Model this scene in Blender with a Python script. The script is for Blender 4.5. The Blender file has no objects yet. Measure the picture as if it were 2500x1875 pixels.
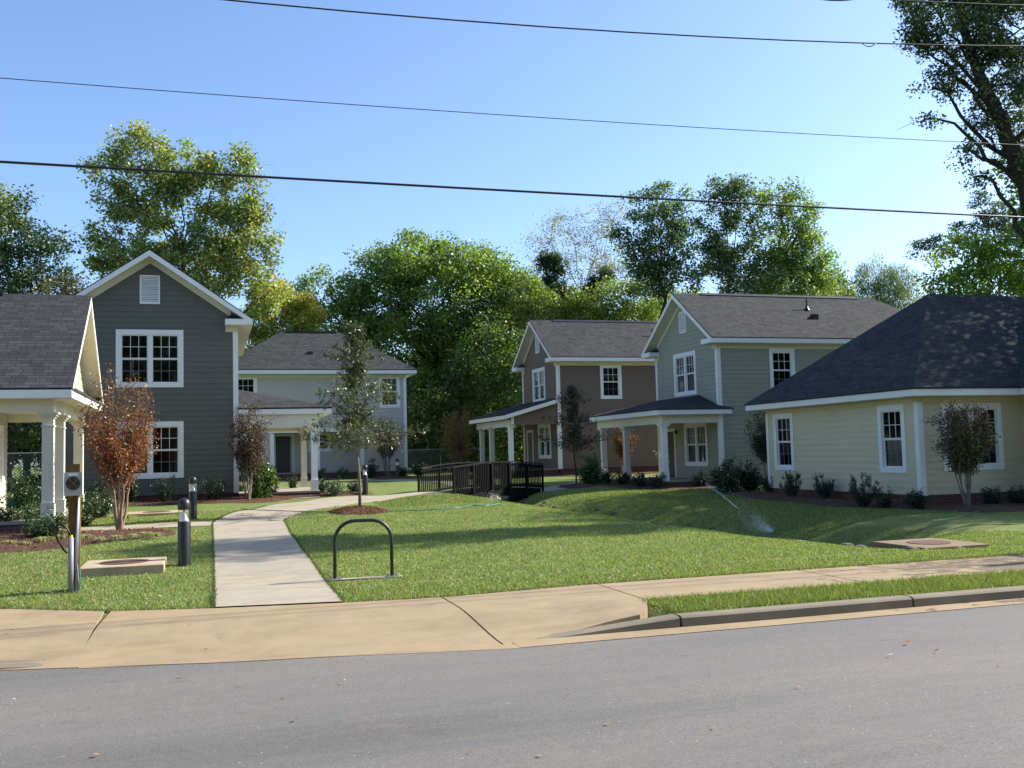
import bpy, math, random
import numpy as np
from mathutils import Vector, Matrix
random.seed(7); RNG = np.random.default_rng(7)
R_ = math.radians

# ------------------------------------------------------------------ camera, sky, sun, exposure
scene = bpy.context.scene
COL = scene.collection
YAW, PITCH, ROLL, FPX = R_(17.25), R_(3.94), R_(-1.48), 2400.0
f_ = np.array([math.sin(YAW)*math.cos(PITCH), math.cos(YAW)*math.cos(PITCH), math.sin(PITCH)])
r_ = np.array([math.cos(YAW), -math.sin(YAW), 0.0]); u_ = np.cross(r_, f_)
CR = r_*math.cos(ROLL)+u_*math.sin(ROLL); CU = -r_*math.sin(ROLL)+u_*math.cos(ROLL)
CP = np.array([0.0, 0.0, 1.85])
cam_data = bpy.data.cameras.new('camera'); cam = bpy.data.objects.new('camera', cam_data); COL.objects.link(cam)
cam.matrix_world = Matrix(((CR[0], CU[0], -f_[0], CP[0]), (CR[1], CU[1], -f_[1], CP[1]), (CR[2], CU[2], -f_[2], CP[2]), (0, 0, 0, 1)))
cam_data.sensor_width = 36.0; cam_data.lens = 36.0*FPX/2500.0
cam_data.clip_start = 0.1; cam_data.clip_end = 3000
scene.camera = cam
SUN_EL = R_(37.0); SUN_V = np.array([0.985, 0.075, 0.0]); SUN_V /= np.linalg.norm(SUN_V)
SUN_DIR = np.array([SUN_V[0]*math.cos(SUN_EL), SUN_V[1]*math.cos(SUN_EL), math.sin(SUN_EL)])
w = bpy.data.worlds.new('World'); scene.world = w; w.use_nodes = True
nt = w.node_tree; bgn = nt.nodes['Background']
sky = nt.nodes.new('ShaderNodeTexSky'); sky.sky_type = 'NISHITA'; sky.sun_disc = False
sky.sun_elevation = SUN_EL; sky.sun_rotation = math.atan2(SUN_DIR[0], SUN_DIR[1])
sky.altitude = 200; sky.air_density = 0.85; sky.dust_density = 1.3; sky.ozone_density = 4.6
nt.links.new(sky.outputs[0], bgn.inputs[0]); bgn.inputs[1].default_value = 0.128
sl = bpy.data.lights.new('sun', 'SUN'); sl.energy = 4.4; sl.angle = R_(0.55); sl.color = (1.0, 0.93, 0.82)
so = bpy.data.objects.new('sun', sl); COL.objects.link(so)
so.rotation_euler = Vector(SUN_DIR).to_track_quat('Z', 'Y').to_euler()
scene.view_settings.view_transform = 'Standard'; scene.view_settings.look = 'None'
scene.view_settings.exposure = 1.1; scene.view_settings.gamma = 1.0
try:
    scene.cycles.max_bounces = 6; scene.cycles.transparent_max_bounces = 16
    scene.cycles.sample_clamp_indirect = 4.0
except Exception: pass

# ------------------------------------------------------------------ terrain and placement helpers
def ss(a, b, x):
    t = np.clip((x-a)/(b-a), 0, 1); return t*t*(3-2*t)
SW = [(11.4, 46, 1.3, .2), (11, 38, 1.5, .75), (11.0, 33, 1.3, .65), (11.6, 28, 1.5, .65), (13.2, 24, 2.2, .75), (13.6, 19.5, 2.0, .7), (13.0, 17.0, 1.2, .45), (12.8, 14.9, 1.3, .15)]
def hgt(X, Y):
    X = np.asarray(X, float); Y = np.asarray(Y, float)
    L = np.interp(Y, [13, 15, 18, 23, 27, 33, 41, 60, 120, 300], [0, .02, .11, .2, .29, .37, .45, .52, .8, .8])
    Q = np.interp(Y, [13, 15, 19, 24, 32, 38, 44, 50, 60, 120, 300], [0, -.04, -.1, -.07, .06, .2, .35, .5, .5, .8, .8])
    t = ss(8, 14, X); z = L*(1-t)+Q*t
    dep = np.zeros_like(z)
    for (x0, y0, w0, d0), (x1, y1, w1, d1) in zip(SW[:-1], SW[1:]):
        dx, dy = x1-x0, y1-y0; q = np.clip(((X-x0)*dx+(Y-y0)*dy)/(dx*dx+dy*dy), 0, 1)
        r = np.hypot(X-x0-q*dx, Y-y0-q*dy); ww = w0+(w1-w0)*q; d = d0+(d1-d0)*q
        dep = np.maximum(dep, d*np.exp(-(r/ww)**2))
    und = .03*np.sin(X*1.3+Y*.7)*np.sin(Y*.9-X*.4)*ss(14, 18, Y)
    return z-dep*ss(13.6, 15.4, Y)+und
def H(x, y): return float(hgt(x, y))
def ray(px, py):
    return CR*(px-1250)+CU*(937.5-py)+f_*FPX
def G(px, py):                                    # where a sight line meets the ground
    d = ray(px, py); d = d/np.hypot(d[0], d[1]); t = np.linspace(5, 110, 8001)
    P = CP[None]+d[None]*t[:, None]; k = int(np.argmax(P[:, 2] < hgt(P[:, 0], P[:, 1]))); return P[k]
def atD(px, py, D): return CP+ray(px, py)*(D/FPX)

# ------------------------------------------------------------------ materials
MATS = {}
def N(nt, kind, **kw):
    n = nt.nodes.new(kind)
    for k, v in kw.items():
        if k.startswith('i_'): n.inputs[k[2:].replace('_', ' ')].default_value = v
        else: setattr(n, k, v)
    return n
def newmat(name):
    m = bpy.data.materials.new(name); m.use_nodes = True; nt = m.node_tree; nt.nodes.clear()
    out = nt.nodes.new('ShaderNodeOutputMaterial'); b = nt.nodes.new('ShaderNodeBsdfPrincipled')
    nt.links.new(b.outputs[0], out.inputs[0]); MATS[name] = m; return m, nt, b, out
def c4(c): return (c[0], c[1], c[2], 1)
def ramp(nt, fac, stops):
    r = nt.nodes.new('ShaderNodeValToRGB'); e = r.color_ramp.elements
    while len(e) < len(stops): e.new(.5)
    for el, (p, c) in zip(e, stops): el.position = p; el.color = c4(c) if len(c) == 3 else c
    nt.links.new(fac, r.inputs[0]); return r.outputs[0]
def noise(nt, vec, scale, detail=4, rough=.6, dist=0):
    n = N(nt, 'ShaderNodeTexNoise'); n.inputs['Scale'].default_value = scale; n.inputs['Detail'].default_value = detail
    n.inputs['Roughness'].default_value = rough; n.inputs['Distortion'].default_value = dist
    nt.links.new(vec, n.inputs['Vector']); return n.outputs['Fac']
def coords(nt, sc=(1, 1, 1), kind='Object'):
    t = nt.nodes.new('ShaderNodeTexCoord'); m = nt.nodes.new('ShaderNodeMapping'); m.inputs['Scale'].default_value = sc
    nt.links.new(t.outputs[kind], m.inputs[0]); return m.outputs[0]
def mix(nt, fac, a, b, mode='MIX'):
    m = nt.nodes.new('ShaderNodeMixRGB'); m.blend_type = mode
    for i, v in ((0, fac), (1, a), (2, b)):
        if isinstance(v, (int, float)): m.inputs[i].default_value = v
        elif isinstance(v, tuple): m.inputs[i].default_value = c4(v)
        else: nt.links.new(v, m.inputs[i])
    return m.outputs[0]
def bump(nt, b, h, strength, dist=.01):
    n = nt.nodes.new('ShaderNodeBump'); n.inputs['Strength'].default_value = strength; n.inputs['Distance'].default_value = dist
    nt.links.new(h, n.inputs['Height']); nt.links.new(n.outputs[0], b.inputs['Normal'])
def simple(name, col, rough=.6, var=.12, scale=3.0, metal=0.0, bstr=0.0, bscale=60.0, spec=.5):
    m, nt, b, o = newmat(name); v = coords(nt)
    n = noise(nt, v, scale, 5, .6)
    dark = tuple(c*(1-var) for c in col); lite = tuple(min(1, c*(1+var)) for c in col)
    nt.links.new(ramp(nt, n, [(.3, dark), (.7, lite)]), b.inputs['Base Color'])
    b.inputs['Roughness'].default_value = rough; b.inputs['Metallic'].default_value = metal
    b.inputs['Specular IOR Level'].default_value = spec
    if bstr: bump(nt, b, noise(nt, v, bscale, 4, .6), bstr)
    return m
def siding_mat(name, col):
    m, nt, b, o = newmat(name); v = coords(nt, (1, 1, 1)); big = noise(nt, v, .5, 4, .6)
    v2 = coords(nt, (3, 3, 90)); fine = noise(nt, v2, 1.0, 3, .5)
    c = ramp(nt, big, [(.3, tuple(x*.92 for x in col)), (.7, tuple(x*1.06 for x in col))])
    c = mix(nt, .25, c, ramp(nt, fine, [(.35, tuple(x*.85 for x in col)), (.65, tuple(min(1, x*1.12) for x in col))]))
    nt.links.new(c, b.inputs['Base Color']); b.inputs['Roughness'].default_value = .62
    b.inputs['Specular IOR Level'].default_value = .35; bump(nt, b, fine, .15, .004); return m
siding_mat('slate siding', (.128, .128, .107))
siding_mat('cream siding', (.63, .55, .37))
siding_mat('sage siding', (.325, .32, .25))
siding_mat('brown siding', (.18, .12, .092))
siding_mat('grey siding', (.52, .46, .39))
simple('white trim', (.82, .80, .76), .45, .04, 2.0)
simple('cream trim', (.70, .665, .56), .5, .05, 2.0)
simple('soffit paint', (.66, .62, .52), .55, .06, 2.0)
simple('black metal', (.018, .019, .021), .42, .25, 9.0, .0, .05, 90)
simple('dark bronze paint', (.022, .021, .020), .38, .2, 8, .0)
simple('door paint', (.045, .04, .036), .5, .1)
simple('galvanised steel', (.30, .31, .33), .5, .12, 12, .6)
simple('meter box paint', (.40, .42, .44), .45, .08, 6, .3)
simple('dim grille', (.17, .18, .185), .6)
simple('grey plastic conduit', (.26, .26, .28), .4, .06, 6)
simple('yellow tape', (.75, .62, .03), .5)
simple('black rubber', (.012, .012, .013), .45)
simple('teal hose rubber', (.03, .20, .17), .4, .2)
simple('shaded hose rubber', (.014, .07, .065), .6, .2)  # darker copy of the hose teal, shade put into the colour
simple('lamp reflector', (.80, .80, .86), .25, .05, 5, .6)
simple('fabric curtain', (.42, .37, .36), .9, .2, 14)
simple('valance fabric', (.72, .66, .60), .9, .1, 14)
simple('rust iron', (.12, .062, .045), .8, .45, 25, .2, .4, 120)
simple('dark interior', (.012, .012, .013), .9, .2)
simple('stone', (.10, .088, .075), .85, .35, 6, 0, .5, 20)
simple('dead leaf', (.30, .13, .06), .8, .5, 3)
simple('bleached wood', (.10, .062, .04), .85, .3, 10, 0, .3, 60)

def shingle_mat():
    m, nt, b, o = newmat('asphalt shingles'); t = nt.nodes.new('ShaderNodeTexCoord')
    br = N(nt, 'ShaderNodeTexBrick'); br.offset = .5; br.offset_frequency = 2; br.squash = .7; br.squash_frequency = 3
    br.inputs['Scale'].default_value = 1; br.inputs['Brick Width'].default_value = .31; br.inputs['Row Height'].default_value = .14
    br.inputs['Mortar Size'].default_value = .009; br.inputs['Mortar Smooth'].default_value = .15; br.inputs['Bias'].default_value = -.1
    br.inputs['Color1'].default_value = (.056, .060, .064, 1); br.inputs['Color2'].default_value = (.030, .032, .0345, 1); br.inputs['Mortar'].default_value = (.018, .018, .02, 1)
    mp = nt.nodes.new('ShaderNodeMapping'); nt.links.new(t.outputs['UV'], mp.inputs[0])
    jx = noise(nt, mp.outputs[0], 2.3, 2, .5); ad = nt.nodes.new('ShaderNodeVectorMath'); ad.operation = 'ADD'
    cm = nt.nodes.new('ShaderNodeCombineXYZ'); mu = nt.nodes.new('ShaderNodeMath'); mu.operation = 'MULTIPLY'; mu.inputs[1].default_value = .10
    nt.links.new(jx, mu.inputs[0]); nt.links.new(mu.outputs[0], cm.inputs[0]); nt.links.new(mp.outputs[0], ad.inputs[0]); nt.links.new(cm.outputs[0], ad.inputs[1])
    nt.links.new(ad.outputs[0], br.inputs['Vector'])
    gr = noise(nt, mp.outputs[0], 120, 2, .6); pat = noise(nt, mp.outputs[0], .45, 4, .6)
    c = mix(nt, .55, br.outputs['Color'], ramp(nt, gr, [(.3, (.35, .35, .36)), (.7, (1.45, 1.45, 1.45))]), 'MULTIPLY')
    c = mix(nt, .5, c, ramp(nt, pat, [(.35, (.78, .78, .79)), (.65, (1.17, 1.16, 1.14))]), 'MULTIPLY')
    nt.links.new(c, b.inputs['Base Color']); b.inputs['Roughness'].default_value = .92; b.inputs['Specular IOR Level'].default_value = .2
    inv = nt.nodes.new('ShaderNodeMath'); inv.operation = 'SUBTRACT'; inv.inputs[0].default_value = 1; nt.links.new(br.outputs['Fac'], inv.inputs[1])
    bump(nt, b, inv.outputs[0], .7, .012); return m
shingle_mat()
def brick_mat():
    m, nt, b, o = newmat('red brick'); v = coords(nt)
    sx = nt.nodes.new('ShaderNodeSeparateXYZ'); nt.links.new(v, sx.inputs[0]); ad = nt.nodes.new('ShaderNodeMath'); nt.links.new(sx.outputs[0], ad.inputs[0]); nt.links.new(sx.outputs[1], ad.inputs[1])
    cm = nt.nodes.new('ShaderNodeCombineXYZ'); nt.links.new(ad.outputs[0], cm.inputs[0]); nt.links.new(sx.outputs[2], cm.inputs[1])
    br = N(nt, 'ShaderNodeTexBrick'); br.inputs['Scale'].default_value = 1; br.inputs['Brick Width'].default_value = .21; br.inputs['Row Height'].default_value = .075
    br.inputs['Mortar Size'].default_value = .008; br.inputs['Color1'].default_value = (.14, .045, .032, 1); br.inputs['Color2'].default_value = (.08, .028, .022, 1); br.inputs['Mortar'].default_value = (.16, .10, .08, 1)
    nt.links.new(cm.outputs[0], br.inputs['Vector']); nt.links.new(br.outputs['Color'], b.inputs['Base Color']); b.inputs['Roughness'].default_value = .85; return m
brick_mat()
def concrete_mat(name, base, stain, wet=False):
    m, nt, b, o = newmat(name); v = coords(nt); vs = coords(nt, (.35, 1.6, 1))
    big = noise(nt, vs, 1.0, 6, .65, .6); mid = noise(nt, v, 2.2, 5, .65); fine = noise(nt, v, 90, 3, .6)
    c = ramp(nt, big, [(.30, tuple(x*.84 for x in base)), (.46, base), (.56, tuple(x*1.05 for x in base)), (.72, stain)])
    c = mix(nt, .6, c, ramp(nt, mid, [(.3, (.80, .79, .77)), (.65, (1.1, 1.09, 1.07))]), 'MULTIPLY'); dirt = noise(nt, coords(nt, (.8, .8, 1)), .9, 7, .72, .8); c = mix(nt, ramp(nt, dirt, [(.54, (0, 0, 0)), (.68, (.55, .55, .55))]), c, mix(nt, 1.0, c, (.74, .74, .80), 'MULTIPLY'))
    c = mix(nt, .5, c, ramp(nt, fine, [(.3, (.8, .8, .8)), (.7, (1.13, 1.13, 1.13))]), 'MULTIPLY')
    spots = noise(nt, coords(nt, (1, 1, 1)), 1.1, 3, .55); c = mix(nt, .30, c, ramp(nt, spots, [(.66, (1, 1, 1)), (.76, (.72, .70, .74))]), 'MULTIPLY')
    r = .85
    if wet:                                      # sprinkler-wetted patches on the right-hand pavement
        sx = nt.nodes.new('ShaderNodeSeparateXYZ'); nt.links.new(v, sx.inputs[0])
        mr = nt.nodes.new('ShaderNodeMapRange'); mr.inputs[1].default_value = 6.5; mr.inputs[2].default_value = 10.5; mr.inputs[3].default_value = -.16; mr.inputs[4].default_value = .19
        nt.links.new(sx.outputs[0], mr.inputs[0]); wn = noise(nt, coords(nt, (1.6, 3.2, 1)), 1.9, 3, .5, 0.0)
        ad = nt.nodes.new('ShaderNodeMath'); nt.links.new(wn, ad.inputs[0]); nt.links.new(mr.outputs[0], ad.inputs[1])
        wf = ramp(nt, ad.outputs[0], [(.62, (0, 0, 0)), (.65, (1, 1, 1))]); c = mix(nt, wf, c, mix(nt, 1.0, c, (.52, .50, .52), 'MULTIPLY'))
    nt.links.new(c, b.inputs['Base Color']); b.inputs['Roughness'].default_value = r; b.inputs['Specular IOR Level'].default_value = .25
    bump(nt, b, fine, .25, .004); return m
concrete_mat('path concrete', (.345, .305, .235), (.33, .25, .16))
concrete_mat('old pavement concrete', (.30, .232, .142), (.30, .19, .088), True)
concrete_mat('kerb concrete', (.20, .172, .13), (.21, .17, .095))
concrete_mat('porch concrete', (.33, .29, .235), (.31, .27, .2))
concrete_mat('shade-toned concrete', (.21, .155, .10), (.17, .11, .065))  # browner than the other boxes: shade put into the colour
concrete_mat('box concrete', (.42, .33, .22), (.30, .18, .10))
def asphalt_mat():
    m, nt, b, o = newmat('asphalt'); v = coords(nt)
    fine = noise(nt, v, 160, 3, .7); mid = noise(nt, v, 28, 4, .6); vs = coords(nt, (.12, .8, 1)); big = noise(nt, vs, 1.0, 5, .6, .4)
    c = ramp(nt, big, [(.3, (.112, .107, .101)), (.46, (.140, .134, .126)), (.54, (.150, .141, .130)), (.7, (.178, .160, .140))])
    c = mix(nt, 1.0, c, ramp(nt, fine, [(.32, (.45, .45, .46)), (.5, (1, 1, 1)), (.68, (1.6, 1.58, 1.55))]), 'MULTIPLY'); gr2 = noise(nt, v, 60, 3, .75); c = mix(nt, .8, c, ramp(nt, gr2, [(.3, (.72, .72, .73)), (.7, (1.26, 1.25, 1.22))]), 'MULTIPLY')
    c = mix(nt, .5, c, ramp(nt, mid, [(.3, (.82, .82, .82)), (.7, (1.15, 1.15, 1.15))]), 'MULTIPLY')
    vo = N(nt, 'ShaderNodeTexVoronoi'); vo.inputs['Scale'].default_value = 9; nt.links.new(v, vo.inputs['Vector'])
    c = mix(nt, ramp(nt, vo.outputs['Distance'], [(.0, (1, 1, 1)), (.065, (0, 0, 0))]), c, (.75, .75, .73))  # pale specks painted in as glints on the asphalt
    sk = noise(nt, coords(nt, (1.5, 7, 1)), 1.2, 4, .6); c = mix(nt, ramp(nt, sk, [(.66, (0, 0, 0)), (.72, (.5, .5, .5))]), c, (.06, .06, .062))
    pz = noise(nt, coords(nt, (.5, .5, 1)), 1.6, 5, .7, 1.2); c = mix(nt, ramp(nt, pz, [(.58, (0, 0, 0)), (.70, (.55, .55, .55))]), c, (.19, .165, .14)); ln = noise(nt, coords(nt, (.25, 3.0, 1)), .9, 6, .75, .5); c = mix(nt, ramp(nt, ln, [(.485, (0, 0, 0)), (.497, (.5, .5, .5)), (.503, (.5, .5, .5)), (.515, (0, 0, 0))]), c, mix(nt, 1.0, c, (.78, .78, .79), 'MULTIPLY'))
    nt.links.new(c, b.inputs['Base Color']); b.inputs['Roughness'].default_value = .8; b.inputs['Specular IOR Level'].default_value = .35
    bump(nt, b, fine, .5, .006); return m
asphalt_mat()
def grass_mat():
    m, nt, b, o = newmat('lawn'); v = coords(nt)
    big = noise(nt, v, .35, 5, .6); mid = noise(nt, v, 2.2, 5, .65); fine = noise(nt, v, 22, 4, .7); tuft = noise(nt, coords(nt, (1, 1.8, 1)), 6.5, 4, .65)
    c = ramp(nt, mid, [(.28, (.098, .145, .042)), (.5, (.142, .190, .056)), (.72, (.195, .215, .075))])
    c = mix(nt, .55, c, ramp(nt, big, [(.35, (.72, .90, .80)), (.65, (1.2, 1.08, 1.0))]), 'MULTIPLY')
    c = mix(nt, .8, c, ramp(nt, fine, [(.3, (.45, .5, .45)), (.5, (1, 1, 1)), (.7, (1.55, 1.45, 1.35))]), 'MULTIPLY')
    c = mix(nt, ramp(nt, tuft, [(.25, (.75, .75, .75)), (.34, (0, 0, 0))]), c, (.028, .05, .018))
    dry = noise(nt, v, 3.4, 5, .7, .3); c = mix(nt, ramp(nt, dry, [(.555, (0, 0, 0)), (.68, (.75, .75, .75))]), c, (.27, .22, .12))
    nt.links.new(c, b.inputs['Base Color']); b.inputs['Roughness'].default_value = .9; b.inputs['Specular IOR Level'].default_value = .15
    bump(nt, b, fine, .9, .03); return m
grass_mat()
def mulch_mat():
    m, nt, b, o = newmat('mulch'); v = coords(nt)
    vo = N(nt, 'ShaderNodeTexVoronoi'); vo.inputs['Scale'].default_value = 38; nt.links.new(coords(nt, (1, 1.8, 1)), vo.inputs['Vector'])
    fine = noise(nt, v, 45, 4, .7); big = noise(nt, v, 1.3, 4)
    c = ramp(nt, fine, [(.3, (.030, .015, .010)), (.5, (.095, .046, .028)), (.62, (.18, .092, .054)), (.75, (.32, .18, .10))])
    c = mix(nt, .5, c, ramp(nt, big, [(.35, (.7, .7, .7)), (.65, (1.15, 1.1, 1.1))]), 'MULTIPLY')
    nt.links.new(c, b.inputs['Base Color']); b.inputs['Roughness'].default_value = .95; bump(nt, b, vo.outputs['Distance'], .8, .04); return m
mulch_mat()
def bark_mat(name, a, c2):
    m, nt, b, o = newmat(name); v = coords(nt, (8, 8, 1.6)); n = noise(nt, v, 2.2, 5, .7)
    nt.links.new(ramp(nt, n, [(.3, a), (.7, c2)]), b.inputs['Base Color']); b.inputs['Roughness'].default_value = .9; b.inputs['Specular IOR Level'].default_value = .15; bump(nt, b, n, .6, .02)
bark_mat('dark bark', (.022, .018, .014), (.07, .058, .045))
bark_mat('grey bark', (.10, .085, .07), (.28, .24, .20))
bark_mat('crape bark', (.22, .13, .085), (.42, .29, .21))
bark_mat('weathered post wood', (.085, .055, .018), (.19, .125, .045))
bark_mat('stained timber', (.004, .004, .004), (.011, .010, .0105))
bark_mat('rail timber', (.012, .012, .014), (.034, .034, .038))  # lighter bluish tone stands in for a sheen on the handrail
def leaf_mat(name, trans=.38, gloss=.06, grough=.45):
    m = bpy.data.materials.new(name); m.use_nodes = True; nt = m.node_tree; nt.nodes.clear(); MATS[name] = m
    out = nt.nodes.new('ShaderNodeOutputMaterial'); at = nt.nodes.new('ShaderNodeAttribute'); at.attribute_name = 'tint'
    d = nt.nodes.new('ShaderNodeBsdfDiffuse'); t = nt.nodes.new('ShaderNodeBsdfTranslucent'); g = nt.nodes.new('ShaderNodeBsdfGlossy'); g.inputs['Roughness'].default_value = grough
    tc = mix(nt, 1.0, at.outputs['Color'], (1.7, 1.75, .8), 'MULTIPLY')
    nt.links.new(at.outputs['Color'], d.inputs[0]); nt.links.new(tc, t.inputs[0])
    m1 = nt.nodes.new('ShaderNodeMixShader'); m1.inputs[0].default_value = trans; nt.links.new(d.outputs[0], m1.inputs[1]); nt.links.new(t.outputs[0], m1.inputs[2])
    m2 = nt.nodes.new('ShaderNodeMixShader'); m2.inputs[0].default_value = gloss; nt.links.new(m1.outputs[0], m2.inputs[1]); nt.links.new(g.outputs[0], m2.inputs[2])
    nt.links.new(m2.outputs[0], out.inputs[0]); return m
leaf_mat('tree leaves', .48, .05)
leaf_mat('glossy leaves', .25, .06, .38)
leaf_mat('grass blades', .3, .03, .5)
def glass_mat():
    m = bpy.data.materials.new('window glass'); m.use_nodes = True; nt = m.node_tree; nt.nodes.clear(); MATS['window glass'] = m
    out = nt.nodes.new('ShaderNodeOutputMaterial'); tr = nt.nodes.new('ShaderNodeBsdfTransparent'); tr.inputs[0].default_value = (.55, .58, .60, 1)
    g = nt.nodes.new('ShaderNodeBsdfGlossy'); g.inputs['Roughness'].default_value = .03; g.inputs[0].default_value = (.9, .93, .95, 1)
    fr = nt.nodes.new('ShaderNodeFresnel'); fr.inputs[0].default_value = 1.45; ad = nt.nodes.new('ShaderNodeMath'); ad.operation = 'MULTIPLY_ADD'; ad.inputs[1].default_value = .9; ad.inputs[2].default_value = .01
    nt.links.new(fr.outputs[0], ad.inputs[0]); v = coords(nt); bn = noise(nt, v, 1.3, 2, .5); bp = nt.nodes.new('ShaderNodeBump'); bp.inputs['Strength'].default_value = .05; bp.inputs['Distance'].default_value = .02
    nt.links.new(bn, bp.inputs['Height']); nt.links.new(bp.outputs[0], g.inputs['Normal'])
    mx = nt.nodes.new('ShaderNodeMixShader'); nt.links.new(ad.outputs[0], mx.inputs[0]); nt.links.new(tr.outputs[0], mx.inputs[1]); nt.links.new(g.outputs[0], mx.inputs[2]); nt.links.new(mx.outputs[0], out.inputs[0])
glass_mat()
def clear_mat():
    m = bpy.data.materials.new('clear lens'); m.use_nodes = True; nt = m.node_tree; nt.nodes.clear(); MATS['clear lens'] = m
    out = nt.nodes.new('ShaderNodeOutputMaterial'); tr = nt.nodes.new('ShaderNodeBsdfTransparent'); g = nt.nodes.new('ShaderNodeBsdfGlossy'); g.inputs['Roughness'].default_value = .08
    mx = nt.nodes.new('ShaderNodeMixShader'); mx.inputs[0].default_value = .30; nt.links.new(tr.outputs[0], mx.inputs[1]); nt.links.new(g.outputs[0], mx.inputs[2]); nt.links.new(mx.outputs[0], out.inputs[0])
clear_mat()
def water_mat():
    m = bpy.data.materials.new('water drops'); m.use_nodes = True; nt = m.node_tree; nt.nodes.clear(); MATS['water drops'] = m
    out = nt.nodes.new('ShaderNodeOutputMaterial'); d = nt.nodes.new('ShaderNodeBsdfTranslucent'); d.inputs[0].default_value = (.95, .97, 1, 1)
    g = nt.nodes.new('ShaderNodeBsdfGlossy'); g.inputs['Roughness'].default_value = .2; t = nt.nodes.new('ShaderNodeBsdfTransparent')
    a = nt.nodes.new('ShaderNodeMixShader'); a.inputs[0].default_value = .4; nt.links.new(d.outputs[0], a.inputs[1]); nt.links.new(g.outputs[0], a.inputs[2])
    b = nt.nodes.new('ShaderNodeMixShader'); b.inputs[0].default_value = .8; nt.links.new(t.outputs[0], b.inputs[1]); nt.links.new(a.outputs[0], b.inputs[2]); nt.links.new(b.outputs[0], out.inputs[0])
water_mat()
def mesh_wire_mat():
    m = bpy.data.materials.new('chain link'); m.use_nodes = True; nt = m.node_tree; nt.nodes.clear(); MATS['chain link'] = m
    out = nt.nodes.new('ShaderNodeOutputMaterial'); p = nt.nodes.new('ShaderNodeBsdfPrincipled'); p.inputs['Base Color'].default_value = (.10, .105, .11, 1); p.inputs['Metallic'].default_value = .6; p.inputs['Roughness'].default_value = .5
    tc = nt.nodes.new('ShaderNodeTexCoord'); f = []
    for ang in (45, -45):
        mp = nt.nodes.new('ShaderNodeMapping'); mp.inputs['Rotation'].default_value = (0, 0, R_(ang)); nt.links.new(tc.outputs['UV'], mp.inputs[0])
        wv = N(nt, 'ShaderNodeTexWave'); wv.inputs['Scale'].default_value = 3.1; nt.links.new(mp.outputs[0], wv.inputs['Vector'])
        f.append(ramp(nt, wv.outputs['Fac'], [(.86, (0, 0, 0)), (.9, (1, 1, 1))]))
    mm = mix(nt, 1.0, f[0], f[1], 'LIGHTEN'); t = nt.nodes.new('ShaderNodeBsdfTransparent'); mx = nt.nodes.new('ShaderNodeMixShader')
    nt.links.new(mm, mx.inputs[0]); nt.links.new(t.outputs[0], mx.inputs[1]); nt.links.new(p.outputs[0], mx.inputs[2]); nt.links.new(mx.outputs[0], out.inputs[0])
mesh_wire_mat()

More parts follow.
